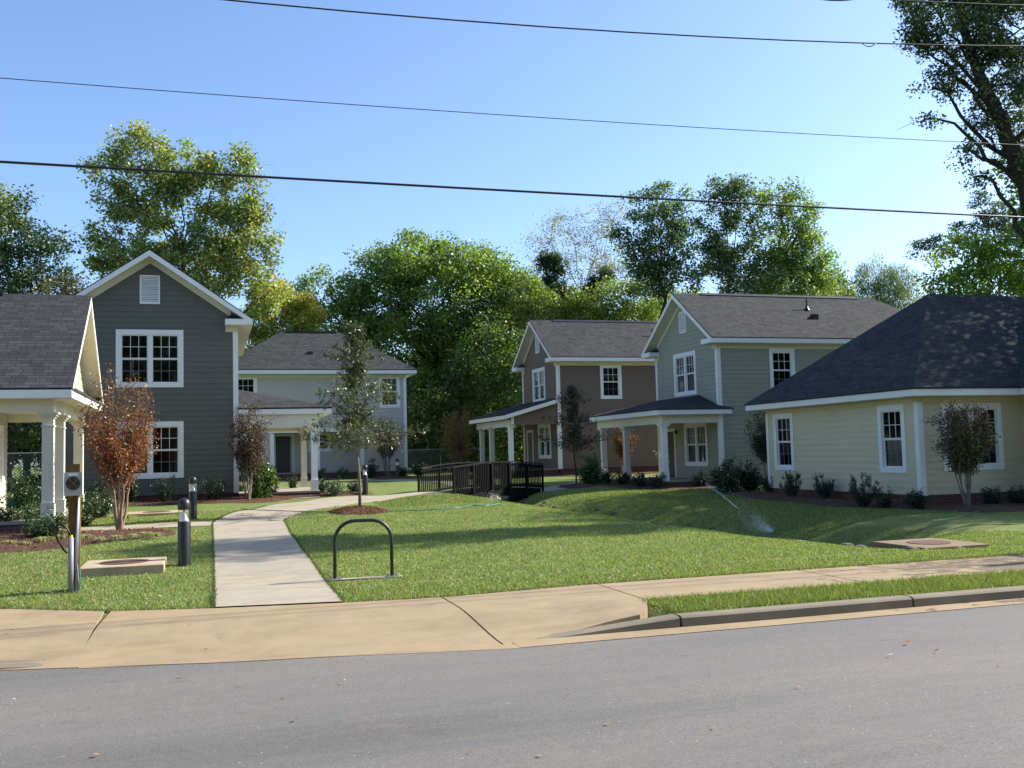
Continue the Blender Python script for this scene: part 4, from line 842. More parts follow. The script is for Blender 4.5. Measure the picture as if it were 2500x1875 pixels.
# ------------------------------------------------------------------ bike rack, bollards, meter post, boxes
RK = [(1.79, 14.85), (2.63, 14.78)]
rk = thing('bike_rack', 'black tubular hoop bike rack on a concrete strip beside the path', 'bike rack', (2.2, 14.8, .02))
z0 = H(2.2, 14.8)+.02; pts = [(1.79, z0), (1.79, z0+.50)]
for k in range(1, 9): a = math.pi-k*math.pi/2/8; pts.append((2.09+.30*math.cos(a), z0+.545+.30*math.sin(a)))
for k in range(0, 9): a = math.pi/2-k*math.pi/2/8; pts.append((2.33+.30*math.cos(a), z0+.545+.30*math.sin(a)))
pts += [(2.63, z0+.5), (2.63, z0)]
b = MB(); b.tube([(x, 14.85-.07*(x-1.79)/.84, z) for x, z in pts], .027, 14); b.build('hoop', 'black metal', rk, smooth=True)
for (x, y) in RK:
    b = MB(); b.box(frame((x, y, z0), (1, 0, 0), (0, 1, 0)), -.09, .09, -.06, .06, .0, .012)
    for dx in (-.065, .065): b.lathe((x+dx, y, z0+.012), [(.012, 0), (.012, .018), (.006, .022)], 6)
    b.build('base_plate', 'galvanised steel', rk)
b = MB(); b.slab([(1.66, 14.76, z0-.001), (2.78, 14.67, z0-.001), (2.79, 14.84, z0-.001), (1.67, 14.94, z0-.001)], .1); b.build('footing', 'path concrete', rk)

def bollard():
    r = thing('bollard_light', 'x', 'bollard light', (0, 0, 0), 'bollard lights along the path')
    b = MB(); b.lathe((0, 0, 0), [(.104, -.1), (.104, .0), (.104, .725), (.100, .735)], 28); b.build('post', 'dark bronze paint', r, smooth=True, local=True)
    b = MB(); b.lathe((0, 0, .735), [(.090, 0), (.075, .02), (.040, .09), (.022, .15), (.018, .20)], 24); b.build('reflector', 'lamp reflector', r, smooth=True, local=True)
    b = MB(); b.lathe((0, 0, .735), [(.101, 0), (.101, .205)], 28); b.f = b.f[:-2]; b.build('lens', 'clear lens', r, smooth=True, local=True)
    b = MB(); b.lathe((0, 0, .935), [(.099, -.008), (.104, .0), (.104, .085), (.092, .135), (.062, .170), (.022, .186), (.001, .187)], 28); b.build('dome_cap', 'dark bronze paint', r, smooth=True, local=True)
    return r
bo = bollard()
spots = [(450, 1381, 'black domed bollard light beside the concrete junction box, nearest the street'), (471, 1268, 'black bollard light between the slate house and the path, just past the side path'), (892, 1208, 'black bollard light beyond the slim young oak, left of the footbridge'), (971, 1168, 'smallest bollard light, by the right corner of the pale grey house')]
for i, (px, py, lb) in enumerate(spots):
    o = bo if i == 0 else copy_tree(bo); p = G(px, py); o.location = (p[0], p[1], p[2]+.0); o['label'] = lb
    if i: o.rotation_euler.z = i*.7

mt = thing('meter_post', 'timber post carrying an electric meter box, conduit and looped black cable', 'utility post', (-1.83, 15.3, .05)); mz = H(-1.83, 15.3)
b = MB(); b.box(frame((-1.825, 15.36, mz), (1, 0, 0), (0, 1, 0)), -.075, .075, -.05, .10, -.1, 1.80); b.build('post', 'weathered post wood', mt)
b = MB(); b.box(W, -1.935, -1.71, 15.19, 15.305, 1.395, 1.715); b.box(W, -1.942, -1.703, 15.18, 15.19, 1.39, 1.72); bx = b.build('meter_box', 'meter box paint', mt)
b = MB(); c0 = (-1.818, 1.565)
def disc_y(b, cx, cz, y0, y1, r0, r1, seg=28):
    base = len(b.v)
    for (y, r) in ((y0, r0), (y1, r1)):
        for j in range(seg): q = 2*math.pi*j/seg; b.v.append((cx+r*math.cos(q), y, cz+r*math.sin(q)))
    for j in range(seg): k = (j+1) % seg; b.f.append((base+j, base+k, base+seg+k, base+seg+j))
    b.f.append(tuple(base+seg+j for j in range(seg)))
disc_y(b, c0[0], c0[1], 15.18, 15.13, .098, .092); b.build('meter_ring', 'black metal', bx)
b = MB()
for a in (45, 135, 225, 315):
    q = R_(a); x, z = c0[0]+.055*math.cos(q), c0[1]+.055*math.sin(q); ux, uz = math.cos(q), math.sin(q)
    P = [(x+ux*.022-uz*.009, z+uz*.022+ux*.009), (x+ux*.022+uz*.009, z+uz*.022-ux*.009), (x-ux*.022+uz*.009, z-uz*.022-ux*.009), (x-ux*.022-uz*.009, z-uz*.022+ux*.009)]
    b.poly([(p, 15.122, r) for p, r in P]); b.poly([(p, 15.129, r) for p, r in P])
    for i in range(4): j = (i+1) % 4; b.quad((P[i][0], 15.122, P[i][1]), (P[j][0], 15.122, P[j][1]), (P[j][0], 15.129, P[j][1]), (P[i][0], 15.129, P[i][1]))
disc_y(b, c0[0], c0[1], 15.129, 15.120, .022, .018, 14); b.build('meter_jaws', 'weathered post wood', bx)
b = MB(); b.box(W, -1.885, -1.77, 15.174, 15.179, 1.672, 1.70); b.build('name_plate', 'white trim', bx)
b = MB(); b.tube([(-1.853, 15.24, mz-.05), (-1.853, 15.24, .80)], .036, 16); b.build('conduit', 'grey plastic conduit', mt, smooth=True)
b = MB(); b.tube([(-1.795, 15.27, mz-.05), (-1.785, 15.28, .8), (-1.765, 15.30, 1.40)], .016, 12); b.tube([(-1.772, 15.275, mz-.05), (-1.757, 15.31, 1.40)], .008, 8); b.build('conduit', 'galvanised steel', mt, smooth=True)
b = MB(); b.tube([(-1.853, 15.24, .80), (-1.853, 15.24, .835)], .022, 10); b.build('tape', 'yellow tape', mt)
b = MB(); lp = [(-1.853, 15.24, .82), (-1.875, 15.23, .88), (-1.91, 15.22, .945), (-1.96, 15.21, .985), (-2.01, 15.21, .985), (-2.045, 15.21, .94), (-2.05, 15.21, .86), (-2.02, 15.22, .76), (-1.985, 15.23, .70), (-1.94, 15.25, .62), (-1.915, 15.3, .58)]
b.tube(lp, .013, 10); b.tube([(p[0]-.004, p[1]-.03, p[2]+.012) for p in lp[:6]], .009, 8); b.build('cable', 'black rubber', mt, smooth=True)
b = MB(); b.tube([(-1.745, 15.27, .36), (-1.735, 15.25, .25), (-1.715, 15.22, .18), (-1.735, 15.2, .10), (-1.745, 15.2, .02)], .008, 8); b.build('ground_wire', 'teal hose rubber', mt)
b = MB(); b.tube([(-1.775, 15.27, .42), (-1.74, 15.2, .03)], .010, 8); b.build('ground_rod', 'galvanised steel', mt)

def junction_box(x0, x1, y0, y1, z0, z1, label, iron=.38, mat='box concrete'):
    t = thing('junction_box', label, 'utility box', ((x0+x1)/2, (y0+y1)/2, z0), 'concrete junction boxes in the lawn'); c = ((x0+x1)/2, (y0+y1)/2)
    b = MB(); q = .012; P = lambda i, z: [(x0+i, y0+i, z), (x1-i, y0+i, z), (x1-i, y1-i, z), (x0+i, y1-i, z)]
    rings = [P(0, z0-.1), P(0, z1-q), P(q, z1)]; b.v = [p for r in rings for p in r]
    for i in range(2):
        for j in range(4): a = i*4+j; d = i*4+(j+1) % 4; b.f.append((a, d, d+4, a+4))
    b.f.append((8, 9, 10, 11)); b.build('slab', mat, t)
    if iron: l = MB(); l.lathe((c[0], c[1], z1), [(iron, .001), (iron, .010), (iron-.03, .012), (iron-.04, .008), (.02, .010)], 30); l.build('manhole_lid', 'rust iron', t)
    return t
junction_box(-1.93, -.68, 16.75, 18.0, .06, .215, 'pale concrete junction box with a rust-stained lid behind the meter post')
junction_box(12.0, 13.4, 14.5, 15.95, -.2, -.02, 'shade-toned concrete junction box at the swale end, right of the sprinkler', mat='shade-toned concrete')
junction_box(13.3, 14.5, 42.0, 43.2, .2, .42, 'small concrete junction box just past the far end of the footbridge')
junction_box(-2.2, -.6, 29.4, 30.6, .25, .40, 'flush concrete junction box in the grass in front of the slate house')

# ------------------------------------------------------------------ hoses, sprinklers, water
def hose(pxs, label, mat, lift=.012, rad=.011):
    P = []
    for px, py in pxs: p = G(px, py); P.append((p[0], p[1]))
    Q = smooth(rs(P, 60), 3); b = MB(); b.tube([(x, y, H(x, y)+lift+rad+.004*math.sin(i*.9)) for i, (x, y) in enumerate(Q)], rad, 7)
    o = b.build('garden_hose', mat, None, smooth=True); tag(o, label, 'garden hose'); return o
hose([(588, 1246), (650, 1249), (719, 1252), (770, 1254), (812, 1253)], 'black garden hose lying across the curving path', 'black rubber', .03)
hose([(952, 1251), (1000, 1249), (1065, 1247), (1120, 1243), (1150, 1237), (1185, 1238), (1222, 1233)], 'teal garden hose across the lawn to the sprinkler near the bridge', 'teal hose rubber', .02, .014)
hose([(1890, 1316), (1925, 1321), (1965, 1324), (2010, 1327)], 'short teal hose end running right from the spraying sprinkler', 'teal hose rubber')
hose([(2240, 1300), (2290, 1285), (2335, 1268), (2380, 1254), (2462, 1239)], 'teal garden hose, coloured darker for the shade below the cream cottage', 'shaded hose rubber', .03)
def sprinkler(px, py, label):
    p = G(px, py); x, y, z = p; t = thing('lawn_sprinkler', label, 'sprinkler', (x, y, z), 'lawn sprinklers')
    b = MB(); b.tube([(x, y, z-.1), (x, y, z+.13)], .012, 8); b.tube([(x-.08, y, z+.01), (x+.08, y, z+.01)], .008, 6); b.build('spike', 'galvanised steel', t)
    b = MB(); b.tube([(x-.05, y+.02, z+.17), (x, y, z+.13), (x+.04, y-.01, z+.13)], .014, 8); b.build('nozzle', 'black metal', t); return np.array([x, y, z+.16])
s1 = sprinkler(1887, 1312, 'impact sprinkler spraying water at the edge of the sunny lawn'); s2 = sprinkler(1222, 1232, 'small sprinkler at the swale edge in front of the footbridge')
def spray(p, q, n, sd, name, arch_h, seed=1, streak=.05, w_=.004, tail=.0):
    g = np.random.default_rng(seed); t = g.uniform(0, 1, n)**1.2; base = p[None]+(q-p)[None]*t[:, None]; base[:, 2] += arch_h*4*t*(1-t)
    d = (q-p)/np.linalg.norm(q-p); base += g.normal(0, 1, (n, 3))*(sd*(.08+t))[:, None]; base[:, 2] -= np.abs(g.normal(0, 1, n))*tail*t
    L = streak*g.uniform(.3, 1.3, n); ww = w_*g.uniform(.5, 1.5, n); side = np.cross(d, f_); side /= np.linalg.norm(side)
    up = d[None]*L[:, None]; s = side[None]*ww[:, None]; V = np.stack([base-up/2, base+s, base+up/2, base-s], 1).reshape(-1, 3); return V, np.arange(4*n).reshape(n, 4)
def spray_set(name, sets):
    Vs, Fs, k = [], [], 0
    for a in sets: V, F = spray(*a); Vs.append(V); Fs.append(F+k); k += len(V)
    tag(npmesh(name, np.concatenate(Vs), np.concatenate(Fs), 'water drops'), kind='stuff')
e1 = atD(1722, 1180, 24); m1 = atD(1800, 1240, 21)
spray_set('water_spray', [(s1, atD(1835, 1265, 20), 2600, .12, '', .02, 5, .06, .006, .12), (s1, atD(1862, 1288, 19.4), 500, .05, '', .01, 9, .07, .006, .05), (m1, e1, 420, .02, '', .02, 2, .07, .0028, .0), (s1, e1, 1400, .30, '', .2, 3, .018, .0055, .6), (s1, e1, 120, .12, '', .06, 4, .015, .007, .9),
    (atD(1595, 1100, 30), atD(1640, 1130, 30), 60, .12, '', 0, 6, .03, .005, .0)])
spray_set('water_spray', [(s2, atD(1190, 1212, 31), 300, .12, '', .08, 7, .07, .004, .1), (s2, atD(1240, 1205, 32), 200, .2, '', .05, 8, .07, .004, .1)])

# ------------------------------------------------------------------ fence, air conditioner, wires and utility pole
def chain_fence(pts, label, h=1.25):
    t = thing('chain_link_fence', label, 'fence', (pts[0][0], pts[0][1], H(*pts[0])))
    rl = MB(); ms = MB(); 
    for (a, c) in zip(pts[:-1], pts[1:]):
        za, zc = H(*a), H(*c); rl.tube([(a[0], a[1], za+h), (c[0], c[1], zc+h)], .028, 6); L = math.hypot(c[0]-a[0], c[1]-a[1])
        ms.quad((a[0], a[1], za), (c[0], c[1], zc), (c[0], c[1], zc+h), (a[0], a[1], za+h), [(0, 0), (L, 0), (L, h), (0, h)])
    rl.build('top_rail', 'galvanised steel', t); ms.build('wire_mesh', 'chain link', t)
    for p in pts: b = MB(); b.tube([(p[0], p[1], H(*p)-.1), (p[0], p[1], H(*p)+h+.06)], .03, 8); b.build('fence_post', 'galvanised steel', t)
chain_fence([(13.0+i*2.8, 68.5-.05*i) for i in range(7)], 'grey chain-link fence between the pale grey house and the brown house', 1.6)
chain_fence([(-26+i*2.8, 52.0) for i in range(9)], 'chain-link fence glimpsed through the porch at the left edge', 1.9)
a = thing('air_conditioner', 'dark air-conditioning unit behind the porch at the left edge', 'air conditioner', (-6.3, 41.0, .4)); x, y, z = -6.3, 41.0, H(-6.3, 41)
b = MB(); b.box(frame((x, y, z), (1, 0, 0), (0, 1, 0)), -.5, .5, -.5, .5, 0, .08); b.build('pad', 'box concrete', a)
b = MB(); ff = frame((x, y, z+.08), (1, 0, 0), (0, 1, 0)); b.box(ff, -.42, .42, -.42, .42, 0, .85)
for k in range(14): b.box(ff, -.43, .43, -.435, -.42, .06+k*.055, .08+k*.055)
b.build('housing', 'dark bronze paint', a); b = MB(); b.lathe((x, y, z+.93), [(.36, 0), (.36, .03), (.3, .04)], 20); b.build('fan_grille', 'black metal', a)
def wire(zc, k, xm, rad, label, x0=-26, x1=26.0):
    b = MB(); xsn = np.linspace(x0, x1, 40); b.tube([(x, 13.0, zc+k*(x-xm)**2) for x in xsn], rad, 6); o = b.build('overhead_wire', 'black rubber', None, smooth=True); tag(o, label, 'wire', 'overhead wires'); return o
wire(5.515, .0003, 1.5, .0165, 'thickest black overhead wire, lowest of the overhead wires')
wire(6.56, .0010, -2.4, .0055, 'thin pale overhead wire, second lowest of the overhead wires')
wire(7.84, .0033, -1.2, .0105, 'black overhead wire ending behind the big tree crown, third from the bottom')
wire(8.62, .0030, -1.2, .008, 'highest overhead wire, crossing only the top right corner')
b = MB(); b.tube([(9.06+t*.98, 12.9, 8.86+.10*t-.20*t*(1-t)) for t in np.linspace(-.15, 1.25, 14)], .012, 6); tag(b.build('overhead_wire', 'black rubber', None, smooth=True), 'slack wire loop hanging at the top edge left of the big tree', 'wire', 'overhead wires')
b = MB(); b.tube([(10.05+t*.27, 12.97, 8.25-.06*4*t*(1-t)+.02*t) for t in np.linspace(0, 1, 8)], .008, 6); tag(b.build('wire_end', 'black rubber', None, smooth=True), 'short curled wire end hanging from the third wire beside the big tree', 'wire')
up = thing('utility_pole', 'brown timber utility pole carrying the overhead wires', 'utility pole', (26.0, 13.0, 0))
b = MB(); b.tube([(26.0, 13.0, -.2), (26.0, 13.0, 11.4)], [.16, .11], 12); b.build('pole', 'dark bark', up, smooth=True); b = MB(); b.box(frame((26.0, 13.0, 10.3), (1, 0, 0), (0, 1, 0)), -.06, .06, -1.1, 1.1, 0, .12); b.build('crossarm', 'dark bark', up)

# ------------------------------------------------------------------ plants
def leaf_quads(P, size, colr, asp=1.5, up=.35, dirs=None, g=RNG):
    n = len(P); a = g.normal(0, 1, (n, 3)); a[:, 2] *= .8
    if dirs is not None: a = a*.45+dirs
    a /= np.linalg.norm(a, axis=1)[:, None]+1e-9; nn = g.normal(0, 1, (n, 3)); nn[:, 2] += up*2; b = np.cross(a, nn); b /= np.linalg.norm(b, axis=1)[:, None]+1e-9
    L = size*g.uniform(.65, 1.35, n); w_ = L/asp; T = a*L[:, None]/2; B = b*w_[:, None]/2
    V = np.stack([P-T, P+B-T*.1, P+T, P-B-T*.1], 1).reshape(-1, 3); return V, np.arange(4*n).reshape(n, 4), np.repeat(colr, 4, 0)
def palette(n, cols, probs, g, var=.18):
    c = np.array(cols)[g.choice(len(cols), n, p=np.array(probs)/sum(probs))]; return np.clip(c*g.normal(1, var, (n, 1)), .004, .9)
def branch(b, p0, p1, r0, r1, g, n=6, wob=.06, seg=6, bow=.15):
    p0 = np.array(p0, float); p1 = np.array(p1, float); L = np.linalg.norm(p1-p0); pts = []
    for i in range(n):
        t = i/(n-1); p = p0+(p1-p0)*t; p[2] += bow*L*math.sin(math.pi*t)*(.5)*(1 if abs(p1[2]-p0[2]) < L*.9 else .2); 
        if 0 < i < n-1: p = p+g.normal(0, wob*L/3, 3)
        pts.append(p)
    b.tube(pts, [r0+(r1-r0)*i/(n-1) for i in range(n)], seg, cap=False); return pts
def big_tree(name, label, D, blobs, base_px, leaf, per, cols, probs, cat='tree', group='trees behind the houses', clump=.9, nper=1.0, trunk=.25, bark='dark bark', dens=1.0, seed=0, limbs=26, flat=.75, droop=0, ground=True, clumpcol=.14, twigs=False, depthk=.8, asp=1.5, path=None, trunk_top=None):
    """blobs in photo pixels (cx, cy, rx, ry) at distance D, each turned into a real 3D ellipsoid"""
    g = np.random.default_rng(seed+100); k = D/FPX; C = []; 
    bx, by = base_px; bp = atD(bx, by, D); bp[2] = H(bp[0], bp[1])-.1 if ground else bp[2]
    tt = thing(name, label, cat, bp, group)
    for (cx, cy, rx, ry) in blobs:
        c = atD(cx, cy, D); rx_, rz_ = rx*k, ry*k; ryd = rx_*depthk; vol = 4.19*rx_*rz_*ryd; n = max(4, int(vol**.8*dens*1.25/clump**1.6))
        d = g.normal(0, 1, (n, 3)); d /= np.linalg.norm(d, axis=1)[:, None]; r = g.uniform(0.15, 1, n)**(1/2.4); off = d*r[:, None]
        C.append(c[None]+off[:, :1]*rx_*CR[None]+off[:, 1:2]*ryd*np.array([[f_[0], f_[1], 0]])+off[:, 2:3]*rz_*np.array([[0, 0, 1.]]))
    C = np.concatenate(C); C = C[C[:, 2] > bp[2]+.6]; nc = len(C); rad = clump*g.uniform(.6, 1.35, nc)
    m = int(per*1.6); cnt = np.maximum(4, (m*g.uniform(.5, 1.4, nc)*(rad/clump)**1.6).astype(int)); idx = np.repeat(np.arange(nc), cnt)
    q = g.normal(0, 1, (len(idx), 3)); q /= (np.linalg.norm(q, axis=1)[:, None]+1e-9); q *= (g.uniform(0, 1, len(idx))**.5)[:, None]; q[:, 2] *= flat
    P = C[idx]+q*rad[idx][:, None]
    if droop: P[:, 2] -= np.abs(g.normal(0, 1, len(P)))*droop
    leaf *= .88; cc = palette(len(P), cols, probs, g); tintc = g.normal(1, clumpcol, (nc, 1)); hue = g.normal(0, .06, (nc, 1)); cc = cc*tintc[idx]; cc[:, 0] *= (1+hue[idx][:, 0])
    V, F, cl = leaf_quads(P, leaf, np.clip(cc, .003, .9), asp, g=g, dirs=(np.array([[0, 0, -1.2]]) if droop else None))
    npmesh('crown', V, F, 'tree leaves', tt, cl)
    b = MB(); top = C[:, 2].max(); cen = C.mean(0)
    if path is not None:
        P_ = [atD(x_, y_, D) for x_, y_, _ in path]; rr = [q_ for _, _, q_ in path]; tr = [P_[0]+(P_[-1]-P_[0])*0]; tr = []
        for a_, c_, r0_, r1_ in zip(P_[:-1], P_[1:], rr[:-1], rr[1:]): tr += [a_+(c_-a_)*q_ for q_ in (0, .5)]
        tr.append(P_[-1]); b.tube(tr, list(np.interp(np.linspace(0, len(rr)-1, len(tr)), range(len(rr)), rr)), 10); rad_tr = list(np.interp(np.linspace(0, len(rr)-1, len(tr)), range(len(rr)), rr))
    else:
        tp = np.array([cen[0], cen[1], bp[2]+(top-bp[2])*.66]) if trunk_top is None else np.array(trunk_top)
        tr = branch(b, bp, tp, trunk, trunk*.30, g, 10, .03, 9, 0); rad_tr = [trunk*(1-.7*i_/9) for i_ in range(10)]
    nodes = list(zip(tr, rad_tr))
    for (cx, cy, rx, ry) in blobs:                       # main limbs into each mass of the crown
        c = atD(cx, cy, D)
        if c[2]-bp[2] < (top-bp[2])*.3 and path is None: continue
        c = c+g.normal(0, .15*clump, 3); hz = [(abs((c[2]-q_[0][2])-.75*np.linalg.norm(c[:2]-q_[0][:2])-.5), n_) for n_, q_ in enumerate(nodes[:len(tr)])]; k0 = min(hz)[1]; s0, r0 = nodes[k0]; r0 = r0*(.55 if path is None else .34)
        pp = branch(b, s0, c, r0, r0*.35, g, 7, .10, 7, .10); nodes += [(p_, r0*(1-.65*i_/6)) for i_, p_ in enumerate(pp) if i_ > 1]
    NP = np.array([q_[0] for q_ in nodes]); 
    for j in g.choice(nc, min(nc, limbs*2), replace=False):
        dd = np.linalg.norm(NP-C[j], axis=1)+np.maximum(0, NP[:, 2]-C[j][2])*1.5; k0 = int(np.argmin(dd)); r0 = min(nodes[k0][1]*.5, .05)
        pp = branch(b, nodes[k0][0], C[j], max(r0, .012), .006, g, 5, .12, 5, .06)
        if twigs:
            for _ in range(3): branch(b, pp[2+_ % 3], C[j]+g.normal(0, rad[j]*.7, 3), .010, .004, g, 3, .1, 3, .0)
    b.build('trunk', bark, tt, smooth=True); return tt
GR = [(.080, .13, .028), (.11, .165, .034), (.05, .09, .024)]; YG = [(.16, .21, .045), (.21, .26, .06), (.11, .16, .038)]; DK = [(.030, .060, .024), (.045, .082, .028), (.022, .045, .02)]
AU = [(.20, .26, .075), (.13, .185, .055), (.32, .34, .11), (.42, .30, .09), (.42, .18, .08)]
S = 1.1302
def sc(L): return [tuple(v*S for v in q) for q in L]
big_tree('maple_tree', 'tall open maple turning yellow above the slate house gable', 55, sc([(300, 340, 75, 60), (380, 360, 70, 70), (250, 430, 55, 55), (330, 450, 75, 60), (440, 400, 50, 75), (520, 420, 50, 75), (560, 480, 45, 70), (480, 500, 75, 60), (230, 540, 50, 55), (310, 560, 90, 60), (420, 580, 110, 70), (540, 580, 60, 60), (570, 640, 40, 50), (525, 345, 16, 22), (200, 365, 14, 12), (205, 500, 20, 20)]), (400*S, 1000*S), .21, 60, AU, [4, 4, 2, .6, .25], seed=1, clump=.70, dens=1.7, trunk=.32, limbs=110, flat=.8, twigs=True)
big_tree('maple_tree', 'low maple with orange tips right of the slate house', 74, sc([(600, 650, 60, 50), (560, 700, 50, 50), (660, 680, 55, 40), (690, 720, 40, 40), (590, 740, 50, 50), (640, 760, 60, 60), (560, 790, 60, 60), (700, 780, 50, 60)]), (620*S, 1000*S), .22, 70, [(.26, .32, .06), (.34, .37, .07), (.50, .38, .09), (.5, .22, .06)], [4, 3, 1.2, .6], seed=2, clump=.7, dens=1.8, trunk=.2, limbs=25)
big_tree('oak_tree', 'dark green tree at the left edge behind the porch roof', 50, sc([(10, 500, 70, 70), (75, 530, 60, 50), (30, 600, 110, 60), (100, 590, 60, 40), (60, 450, 40, 30), (-70, 580, 90, 110), (130, 520, 30, 22), (20, 760, 130, 90), (60, 880, 130, 90), (-60, 860, 100, 110)]), (20*S, 1000*S), .19, 60, DK+[(.08, .11, .04)], [3, 4, 2, 1], seed=3, clump=.8, dens=1.5, trunk=.28, limbs=60, twigs=True)
big_tree('oak_tree', 'yellowing tree top at the extreme left above the dark tree', 58, sc([(0, 430, 35, 40), (-20, 480, 60, 60)]), (-10*S, 1000*S), .19, 60, YG+[(.22, .20, .07)], [3, 3, 2, 2], seed=31, clump=.7, dens=1.6, trunk=.2, limbs=24)
big_tree('scrub_tree', 'dull olive low tree left of the slate house gable', 47, sc([(140, 630, 45, 40), (100, 660, 60, 50), (165, 660, 25, 30)]), (130*S, 1000*S), .13, 70, [(.08, .075, .04), (.11, .10, .05), (.06, .07, .03)], [3, 2, 3], seed=4, clump=.6, dens=1.8, trunk=.14, limbs=30)
big_tree('tall_tree', 'pale green tree between the maple and the great round tree', 78, sc([(660, 640, 40, 50), (690, 620, 35, 45), (650, 720, 50, 70), (700, 720, 50, 60)]), (670*S, 1000*S), .25, 50, [(.18, .26, .08), (.24, .31, .10), (.12, .18, .06)], [3, 2, 2], seed=5, clump=.9, dens=1.6, trunk=.25)
big_tree('great_round_tree', 'great round bright green tree in the centre behind the grey house', 78, sc([(770, 590, 45, 50), (725, 690, 60, 90), (950, 640, 130, 120), (830, 640, 90, 110), (1040, 650, 90, 110), (900, 560, 110, 60), (1000, 590, 100, 60), (1110, 640, 55, 85), (770, 660, 50, 80), (870, 760, 150, 110), (1020, 790, 130, 120), (900, 900, 170, 130), (1060, 920, 110, 110)]), (950*S, 1010*S), .27, 64, [(.15, .215, .038), (.20, .27, .05), (.09, .15, .034)], [4, 3, 3], seed=6, clump=1.15, dens=1.35, trunk=.5, limbs=50, flat=.7)
big_tree('tall_tree', 'shady dense tree filling the gap below the great round tree', 72, sc([(900, 900, 90, 100), (1000, 900, 90, 110), (1090, 880, 60, 110), (1060, 760, 60, 90), (960, 980, 110, 40), (850, 980, 80, 45)]), (1000*S, 1010*S), .23, 55, GR, [3, 3, 3], seed=7, clump=.95, dens=1.2, trunk=.3, limbs=40)
big_tree('tall_tree', 'leafy tree close behind the brown house porch', 70, sc([(1130, 880, 60, 100), (1090, 960, 60, 60), (1160, 780, 60, 80), (1150, 950, 70, 60)]), (1120*S, 1010*S), .22, 55, [(.07, .12, .025), (.10, .16, .03), (.04, .075, .02)], [3, 3, 3], seed=8, clump=.9, dens=1.3, trunk=.25, limbs=40)
big_tree('airy_tree', 'pale airy tree with thin yellow leaves left of the dark tall trees', 82, sc([(1190, 530, 60, 60), (1230, 480, 40, 35), (1300, 510, 55, 60), (1330, 460, 35, 30), (1250, 580, 80, 60), (1330, 580, 60, 60), (1160, 600, 40, 50)]), (1230*S, 1000*S), .17, 24, [(.22, .215, .085), (.17, .20, .065), (.25, .21, .11)], [3, 3, 2], seed=9, clump=1.0, dens=1.5, trunk=.25, limbs=130, bark='grey bark', twigs=True)
big_tree('ivy_covered_tree', 'ivy-covered dark forked trunk in front of the pale airy tree', 79, sc([(1200, 600, 22, 50), (1185, 560, 18, 25), (1212, 650, 28, 50), (1285, 620, 22, 25), (1262, 650, 24, 22), (1240, 680, 60, 30), (1310, 590, 20, 20)]), (1225*S, 1000*S), .22, 70, DK, [2, 3, 3], seed=10, clump=.6, dens=3.0, trunk=.35, limbs=14)
big_tree('tall_tree', 'sunny yellow-green tree in front of the pale airy tree', 76, sc([(1330, 650, 60, 55), (1400, 640, 50, 50), (1270, 690, 60, 50), (1380, 700, 90, 50), (1300, 740, 90, 50), (1180, 680, 60, 50), (1225, 650, 45, 35), (1140, 650, 45, 60)]), (1340*S, 1000*S), .22, 55, YG, [3, 3, 3], seed=11, clump=.8, dens=1.6, trunk=.25, limbs=40)
BG = [(.075, .125, .055), (.10, .155, .065), (.15, .21, .07), (.05, .085, .042)]
big_tree('tall_tree', 'tall dark tree with a branch reaching left above the sage house', 66, sc([(1400, 450, 45, 55), (1450, 430, 45, 50), (1420, 530, 65, 60), (1380, 560, 45, 40), (1345, 520, 25, 18), (1330, 500, 14, 10), (1470, 520, 40, 60), (1460, 600, 60, 50), (1400, 610, 40, 40)]), (1450*S, 1000*S), .21, 60, BG, [3, 3, 1.5, 2], seed=12, clump=.75, dens=1.45, trunk=.3, limbs=70, twigs=True)
big_tree('tall_tree', 'tallest spiky-topped tree above the sage house ridge', 68, sc([(1560, 410, 35, 45), (1590, 430, 40, 50), (1540, 470, 50, 60), (1590, 520, 60, 70), (1530, 570, 60, 50), (1590, 600, 70, 50), (1625, 470, 25, 40)]), (1560*S, 1000*S), .21, 60, BG, [3, 3, 2, 2], seed=13, clump=.75, dens=1.4, trunk=.28, limbs=70, twigs=True)
big_tree('tall_tree', 'lighter green tall tree right of the tallest spiky tree', 67, sc([(1680, 430, 50, 45), (1720, 460, 50, 50), (1690, 520, 70, 60), (1740, 560, 60, 60), (1700, 610, 90, 50), (1770, 600, 40, 50), (1760, 460, 22, 20), (1660, 600, 50, 60)]), (1700*S, 1000*S), .21, 60, [(.15, .225, .05), (.20, .28, .065), (.09, .145, .04), (.24, .26, .07)], [3, 3, 2, .7], seed=14, clump=.75, dens=1.5, trunk=.28, limbs=60, twigs=True)
big_tree('weeping_willow', 'grey-green weeping willow between the sage house roof and the cream cottage', 72, sc([(1890, 590, 45, 40), (1940, 600, 50, 45), (1880, 650, 50, 40), (1950, 650, 60, 45), (1920, 690, 60, 40)]), (1920*S, 1000*S), .20, 90, [(.12, .17, .09), (.16, .21, .12), (.08, .12, .06)], [3, 3, 2], seed=15, clump=.6, dens=1.5, trunk=.25, limbs=30, droop=.55, asp=4)
big_tree('tall_tree', 'low bright tree left of the weeping willow', 70, sc([(1830, 620, 22, 30), (1840, 660, 40, 35), (1800, 660, 40, 40), (1870, 700, 40, 30)]), (1840*S, 1000*S), .20, 60, YG, [3, 2, 3], seed=16, clump=.7, dens=1.8, trunk=.2, limbs=25)
big_tree('tall_tree', 'bright lime green tree above the cream cottage ridge', 44, sc([(2080, 560, 70, 50), (2140, 540, 60, 45), (2040, 610, 55, 50), (2130, 620, 100, 60), (2210, 590, 60, 60), (2090, 660, 80, 40)]), (2110*S, 1000*S), .17, 60, [(.18, .29, .045), (.24, .35, .055), (.10, .17, .034)], [3, 3, 2], seed=17, clump=.6, dens=1.6, trunk=.2, limbs=40)
